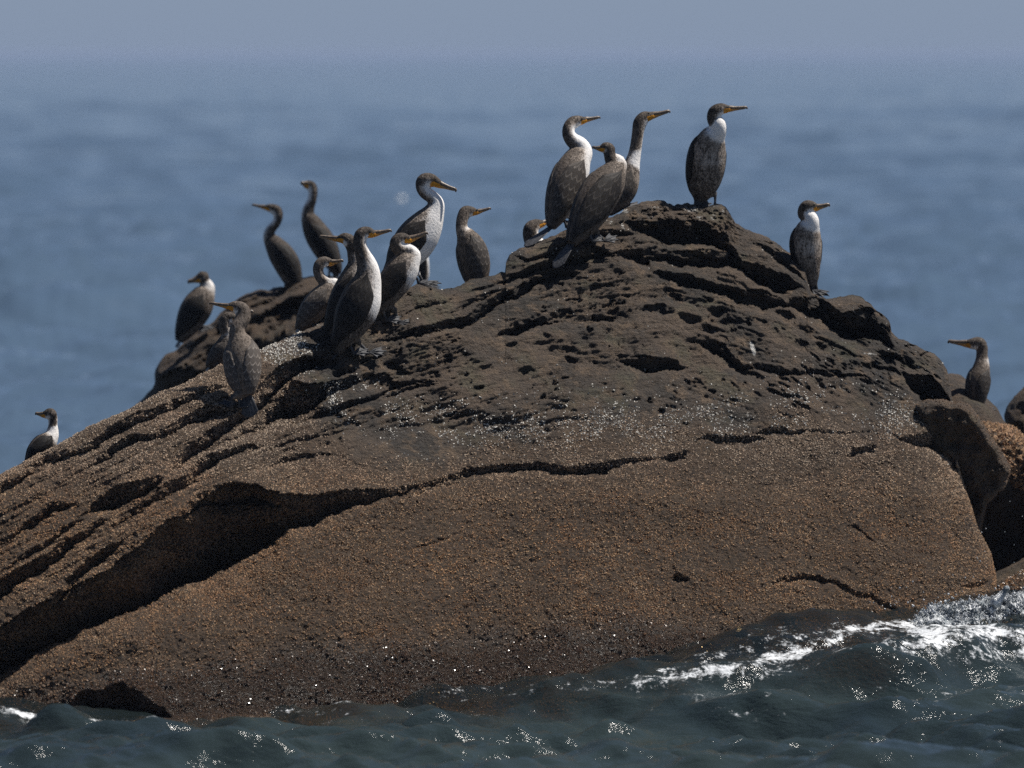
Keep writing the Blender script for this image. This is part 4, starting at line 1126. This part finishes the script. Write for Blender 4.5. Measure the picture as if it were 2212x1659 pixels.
        for a in range(3):
            m0, t0 = tips[a]; m1, t1 = tips[a + 1]
            c_ = (t0 + t1) / 2 * 0.86 + heel * 0.14
            Vw = np.array([heel, m0, t0, c_, t1, m1])
            Vw = np.concatenate([Vw, Vw - fn * 0.003])
            Fw = np.array([[0, 1, 3, 5], [1, 2, 3, 3], [5, 3, 4, 4]])
            tri = np.array([[0, 1, 3], [0, 3, 5], [1, 2, 3], [5, 3, 4]])
            toes.append((Vw, [np.concatenate([tri[:, ::-1], tri + 6])]))
        Vf, Ff = joinm(toes)
        mesh_np('webbed_foot', Vf, Ff, M_FOOT, lg)
    return root

def rockY(u, v):
    return float(relief(np.array([float(u)]), np.array([float(v)]), False)[0])

def yat(crop, x, y, add=0.0):
    cu, cv, k = CROPS[crop]
    return rockY(cu + k * x, cv + k * y) + add

UPN = (0.0, -0.25, 0.95)
BIRDS = [
 # peak group
 dict(crop='C', Y=yat('C', 560, 1062, -0.02), yaw=48, hyaw=18, pat='white', tone=0.55, wtone=0.6, legs=[(548,1066,520,985),(600,1046,575,975)], tail=(212,1212), bill=(816,167), eye=(663,180),
  st=[('R',425,1060,36,36),('R',452,985,76,76),('B',488,885,116,112),('B',523,785,143,130),('B',560,685,152,138),('W',598,595,146,132),('W',634,515,120,112),('C',676,445,84,82),('C',652,392,70,70),('N',596,352,62,60),('N',564,300,53,52),('N',568,245,50,48),('H',602,208,52,45),('F',645,194,44,37),('K',685,190,31,26),('K',708,184,22,18)],
  label='tall pale-backed cormorant left on the peak, bill right, long tail down the rock'),
 dict(crop='C', Y=yat('C', 800, 1190, -0.10), yaw=50, hyaw=186, pat='brown', tone=0.42, wtone=0.22, legs=[(760,1185,730,1110),(850,1178,800,1105)], tail=(452,1385), bill=(757,409), eye=(864,403),
  st=[('R',585,1190,42,42),('R',630,1105,88,84),('B',695,1000,132,124),('B',757,890,160,146),('B',822,780,166,152),('W',888,680,146,138),('W',940,595,100,98),('C',965,540,70,70),('C',940,520,62,60),('N',908,512,54,52),('N',894,470,47,46),('H',888,425,54,47),('F',858,412,47,40),('K',828,418,32,28),('K',812,417,21,18)],
  label='hunched brown cormorant before the peak, head turned back left, tail pointing down'),
 dict(crop='C', Y=yat('C', 1040, 905, 0.12), yaw=25, hyaw=12, pat='speck', tone=0.5, wtone=0.45, legs=[(990,915,970,850),(1030,905,1010,850)], tail=(800,1040), bill=(1379,118), eye=(1205,135),
  st=[('R',880,945,36,36),('R',915,890,72,66),('B',965,820,100,90),('B',1010,740,112,100),('W',1042,660,100,90),('W',1062,595,80,75),('C',1078,535,64,62),('C',1095,470,53,51),('N',1108,400,49,47),('N',1118,330,48,46),('N',1126,270,50,48),('H',1142,210,57,49),('F',1178,165,50,41),('K',1216,157,38,30),('K',1250,147,27,22)],
  label='long-necked speckled cormorant behind the hunched one, bill raised to the right'),
 dict(crop='C', Y=yat('C', 1665, 900, 0.12), yaw=-62, hyaw=10, pat='speck', tone=0.30, wtone=0.05, legs=[(1585,880,1580,800),(1745,885,1748,795)], tail=(1640,885), bill=(2004,88), eye=(1838,84), foot_n=(0, -0.75, 0.66), lean=0.25,
  st=[('R',1628,835,45,55),('R',1640,770,88,105),('B',1655,690,118,142),('B',1668,600,128,160),('B',1680,500,128,162),('W',1697,410,118,148),('W',1728,330,95,115),('C',1766,268,73,76),('C',1764,218,68,66),('N',1740,190,58,54),('N',1733,160,55,50),('H',1750,122,56,47),('F',1797,98,48,40),('K',1842,98,34,28),('K',1868,96,24,20)],
  label='cormorant alone on the highest point of the rock, speckled breast to the viewer, bill right'),
 dict(crop='C', Y=yat('C', 330, 1180, 0.75), yaw=10, hyaw=30, pat='pied', tone=0.35, wtone=0.3, legs=[(350,1460,345,1400),(390,1460,385,1400)], tail=(250,1520), bill=(440,985), eye=(322,1015),
  st=[('R',300,1450,40,40),('B',330,1380,80,74),('B',345,1310,90,80),('W',335,1240,84,78),('C',285,1180,72,68),('N',258,1125,64,60),('H',262,1068,64,56),('F',300,1035,50,44),('K',340,1025,34,28),('K',362,1020,24,20)],
  label='cormorant hidden behind the peak, only its round head showing by a long tail'),
 # middle group
 dict(crop='B', Y=yat('B', 1160, 1050, 0.10), yaw=8, hyaw=-4, pat='white', tone=0.5, wtone=0.18, legs=[(1150,1048,1120,975),(1185,1044,1150,965)], tail=(880,1100), bill=(1443,306), eye=(1294,240), foot_n=UPN,
  st=[('R',915,1015,46,42),('R',938,965,74,68),('B',985,905,106,96),('B',1038,820,140,124),('B',1102,730,162,142),('W',1168,640,156,136),('W',1228,550,124,112),('C',1272,470,84,80),('C',1286,410,64,62),('N',1256,364,53,51),('N',1205,325,53,49),('N',1182,282,56,50),('H',1192,237,62,52),('F',1242,228,56,46),('K',1290,246,40,32),('K',1320,262,28,24)],
  label='largest white-breasted cormorant of the middle group, bill pointing down to the right'),
 dict(crop='B', Y=yat('B', 950, 1352, -0.02), yaw=14, hyaw=8, pat='pied', tone=0.35, wtone=0.08, legs=[(895,1345,875,1270),(990,1362,970,1262)], tail=(770,1405), bill=(1216,641), eye=(1056,682),
  st=[('R',812,1298,36,34),('R',842,1220,68,62),('B',888,1135,102,92),('B',946,1045,124,112),('B',1008,955,130,116),('W',1060,875,110,100),('C',1098,812,70,68),('C',1070,775,52,50),('N',1012,775,55,50),('N',975,740,55,50),('H',988,698,53,46),('F',1032,684,45,38),('K',1065,692,36,28),('K',1090,686,26,22)],
  label='cormorant with neck drawn in and bill tilted up, standing before the largest one'),
 dict(crop='B', Y=yat('B', 700, 1600, -0.03), yaw=16, hyaw=10, pat='pied', tone=0.38, wtone=0.12, legs=[(640,1602,612,1525),(755,1590,690,1510)], tail=(445,1648), bill=(933,622), eye=(764,631),
  st=[('R',500,1600,32,30),('R',530,1510,72,66),('B',588,1405,122,110),('B',640,1300,158,140),('B',686,1200,164,144),('B',716,1110,150,132),('W',745,1020,116,106),('W',752,940,93,88),('C',737,870,76,73),('N',712,810,61,58),('N',693,750,54,52),('N',688,702,53,48),('H',702,654,54,47),('F',746,636,47,39),('K',785,646,37,30),('K',810,644,25,20)],
  label='front cormorant of the middle group, black back, white-blotched breast, grey webbed feet apart'),
 dict(crop='B', Y=yat('B', 480, 1470, 0.08), yaw=10, hyaw=184, pat='pied', tone=0.45, wtone=0.10, legs=[(490,1482,485,1400),(530,1470,520,1390)], tail=(408,1505), bill=(377,668), eye=(526,667),
  st=[('R',450,1470,32,30),('R',472,1385,68,62),('B',526,1265,104,94),('B',578,1150,124,112),('B',618,1050,116,106),('W',645,960,94,88),('C',656,880,66,63),('C',642,812,53,50),('N',628,762,49,46),('H',606,708,56,48),('F',566,684,46,38),('K',530,688,32,26),('K',505,686,22,20)],
  label='cormorant with head turned left, half hidden behind the front one'),
 dict(crop='B', Y=yat('B', 320, 1370, 0.30), yaw=12, hyaw=6, pat='brown', tone=0.85, wtone=0.80, legs=[(320,1405,315,1340),(360,1395,352,1330)], tail=(190,1425), bill=(554,859), eye=(459,858), foot_n=UPN,
  st=[('R',205,1400,26,26),('B',258,1330,74,68),('B',328,1232,104,94),('B',398,1150,104,94),('W',450,1085,80,72),('C',482,1042,54,52),('C',442,1036,46,45),('N',386,1000,42,42),('N',362,940,42,40),('N',371,892,44,40),('H',402,868,43,36),('F',440,867,35,30),('K',466,872,24,20)],
  label='small pale brown cormorant crouching with a curled neck, left of the middle group'),
 dict(crop='B', Y=yat('B', 1600, 1050, 0.28), yaw=48, hyaw=14, pat='brown', tone=0.50, wtone=0.45, legs=[(1570,1085,1565,1010),(1640,1085,1630,1010)], tail=(1640,1130), bill=(1713,449), eye=(1603,461), foot_n=UPN,
  st=[('R',1618,1065,60,66),('R',1604,990,96,100),('B',1592,900,118,124),('B',1572,800,122,126),('B',1546,720,104,108),('W',1516,660,75,78),('C',1492,620,53,52),('N',1486,570,46,45),('N',1496,520,48,46),('H',1520,478,51,44),('F',1564,473,41,34),('K',1598,476,28,22),('K',1615,474,20,18)],
  label='plain brown cormorant seen from behind, alone between the middle group and the peak'),
 dict(crop='B', Y=RY + 0.1, yaw=20, hyaw=10, pat='white', tone=0.3, wtone=0.2, legs=[(1185,1078,1182,1040),(1205,1078,1200,1040)], tail=(1150,1085), bill=(1225,562), eye=(1140,552), foot_n=UPN,
  st=[('R',1172,1055,18,20),('B',1192,1000,36,36),('B',1192,920,42,40),('B',1180,830,46,44),('W',1152,760,44,42),('C',1122,700,32,30),('N',1102,640,26,25),('N',1110,592,25,24),('H',1126,562,28,24),('F',1150,556,24,20),('K',1170,559,14,12)],
  label='blurred white bird almost wholly hidden behind the largest cormorant, only its belly showing'),
 # rear rock
 dict(crop='A', Y=RY, yaw=166, hyaw=184, pat='dark', tone=0.18, wtone=0.10, legs=[(1470,1520,1480,1450),(1545,1545,1545,1470)], tail=(1600,1660), bill=(1111,590), eye=(1284,612), foot_n=UPN,
  st=[('R',1572,1560,38,38),('R',1570,1480,82,78),('B',1532,1352,124,112),('B',1482,1230,144,130),('B',1412,1112,138,126),('W',1342,1012,104,98),('C',1292,932,68,66),('C',1312,862,57,55),('N',1370,792,51,49),('N',1395,722,53,49),('H',1376,655,62,53),('F',1312,625,51,42),('K',1262,618,34,28),('K',1236,613,24,20)],
  label='blurred black cormorant on the rear rock, bill level to the left'),
 dict(crop='B', Y=RY + 0.25, yaw=158, hyaw=205, pat='dark', tone=0.18, wtone=0.10, legs=[(450,1000,452,930),(490,1005,490,940)], tail=(535,1050), bill=(231,250), eye=(292,250), foot_n=UPN,
  st=[('R',512,972,28,28),('R',490,902,58,54),('B',442,812,90,82),('B',392,720,104,94),('B',346,640,99,90),('W',306,560,79,73),('C',281,500,55,52),('C',290,442,45,42),('N',310,390,38,36),('N',321,330,37,35),('H',312,282,43,37),('F',287,264,39,32),('K',262,259,26,22)],
  label='blurred slim cormorant on the rear rock stretching its white-fronted neck straight up'),
 dict(crop='E', Y=RY - 0.35, yaw=18, hyaw=192, pat='brown', tone=0.45, wtone=0.10, legs=[(1420,545,1415,485),(1460,525,1452,465)], tail=(1290,665), bill=(1379,183), eye=(1456,148), foot_n=UPN,
  st=[('R',1312,620,28,28),('B',1345,552,68,62),('B',1398,452,104,94),('B',1446,362,114,104),('W',1490,282,90,84),('C',1516,226,58,56),('C',1502,188,43,42),('N',1490,166,39,37),('H',1490,142,43,37),('F',1466,152,38,32),('K',1440,163,26,22)],
  label='blurred cormorant leaning back on the rear rock, orange bill pointing left'),
 # left flank
 dict(crop='E', Y=yat('E', 180, 1470, 0.55), yaw=28, hyaw=182, pat='collar', tone=0.30, wtone=0.05, legs=[(300,1520,295,1465),(335,1510,330,1455)], tail=(190,1560), bill=(261,1146), eye=(346,1146), foot_n=UPN,
  st=[('R',215,1510,36,36),('B',268,1432,74,68),('B',330,1370,84,76),('W',376,1310,56,54),('C',386,1262,42,40),('N',386,1222,35,34),('N',386,1182,37,35),('H',371,1148,43,37),('F',336,1152,34,28),('K',310,1152,20,18)],
  label='cormorant at the far left peering over the left slope, white neck, bill left'),
 dict(crop='E', Y=yat('E', 1720, 1108, -0.05), yaw=78, hyaw=182, pat='plain', tone=0.9, wtone=1.0, lean=0.30, legs=[(1690,1115,1700,1030),(1745,1112,1750,1030)], tail=(1835,1175), bill=(1536,338), eye=(1685,352),
  st=[('R',1806,1018,46,56),('R',1795,960,78,92),('B',1783,880,102,122),('B',1775,785,112,134),('B',1767,695,104,126),('W',1752,622,80,96),('C',1738,572,60,66),('C',1738,522,58,57),('N',1766,470,59,56),('N',1781,425,57,54),('H',1765,384,56,47),('F',1716,363,43,36),('K',1680,362,28,24),('K',1660,359,20,18)],
  label='cormorant on the left slope showing its scaly grey-brown back and tail, head turned left'),
 dict(crop='E', Y=yat('E', 1560, 815, 0.25), yaw=10, hyaw=4, pat='brown', tone=0.45, wtone=0.55, legs=[(1590,815,1588,770),(1620,805,1618,760)], tail=(1508,838), bill=(1848,398), eye=(1706,440), foot_n=UPN,
  st=[('R',1528,812,26,26),('B',1568,762,58,54),('B',1620,692,74,68),('W',1660,622,66,60),('C',1668,562,50,48),('N',1646,520,45,43),('N',1646,472,43,40),('H',1664,442,42,36),('F',1700,446,36,30),('K',1726,452,28,22)],
  label='cormorant hidden behind the scaly-backed one, orange throat and bill tip showing'),
 # right
 dict(crop='D', Y=yat('D', 430, 812, 0.12), yaw=-66, hyaw=6, pat='speck', tone=0.55, wtone=0.06, lean=0.2, legs=[(412,808,412,745),(452,812,440,745)], tail=(400,820), bill=(538,172), eye=(424,172), foot_n=UPN,
  st=[('R',415,765,26,30),('B',410,690,50,60),('B',388,600,78,96),('B',372,500,92,118),('B',370,425,92,116),('W',385,352,80,95),('C',406,292,60,62),('C',386,252,52,50),('N',352,250,43,41),('N',350,212,43,41),('H',376,184,47,39),('F',415,184,40,32),('K',446,190,26,22)],
  label='cormorant on the right slope standing upright, mottled breast to the viewer, white collar'),
 dict(crop='D', Y=51.9, yaw=62, hyaw=182, pat='brown', tone=0.55, wtone=0.30, lean=0.2, legs=[(1610,1690,1612,1620),(1670,1690,1668,1620)], tail=(1600,1760), bill=(1411,1172), eye=(1556,1180), foot_n=UPN,
  st=[('R',1628,1650,40,44),('R',1622,1600,66,68),('B',1622,1530,82,84),('B',1634,1450,84,86),('W',1650,1372,67,66),('C',1656,1312,52,50),('N',1656,1265,44,42),('N',1656,1222,45,43),('H',1636,1188,49,41),('F',1582,1188,41,34),('K',1540,1186,26,22)],
  label='blurred brown cormorant at the far right behind the rock slab, head turned left'),
]
for b in BIRDS:
    cormorant(**b)

# ----------------------------------------------------------------- haze over the sea
def haze():
    x0, x1, y0, y1, z0, z1 = -36000, 36000, -40, 31000, -4.0, 5.2
    V = np.array([(x, y, z) for x in (x0, x1) for y in (y0, y1) for z in (z0, z1)], float)
    F = np.array([(0, 1, 3, 2), (4, 6, 7, 5), (0, 4, 5, 1), (2, 3, 7, 6), (0, 2, 6, 4), (1, 5, 7, 3)])
    m = bpy.data.materials.new('sea_haze'); m.use_nodes = True
    t = m.node_tree; t.nodes.clear()
    out = t.nodes.new('ShaderNodeOutputMaterial'); v = t.nodes.new('ShaderNodeVolumePrincipled')
    v.inputs['Color'].default_value = (0.42, 0.525, 0.75, 1); v.inputs['Density'].default_value = 0.00016
    v.inputs['Anisotropy'].default_value = 0.0
    t.links.new(v.outputs[0], out.inputs['Volume'])
    o = mesh_np('haze', V, F, m, smooth=False); o['kind'] = 'stuff'
HAZE = True
if HAZE:
    haze()
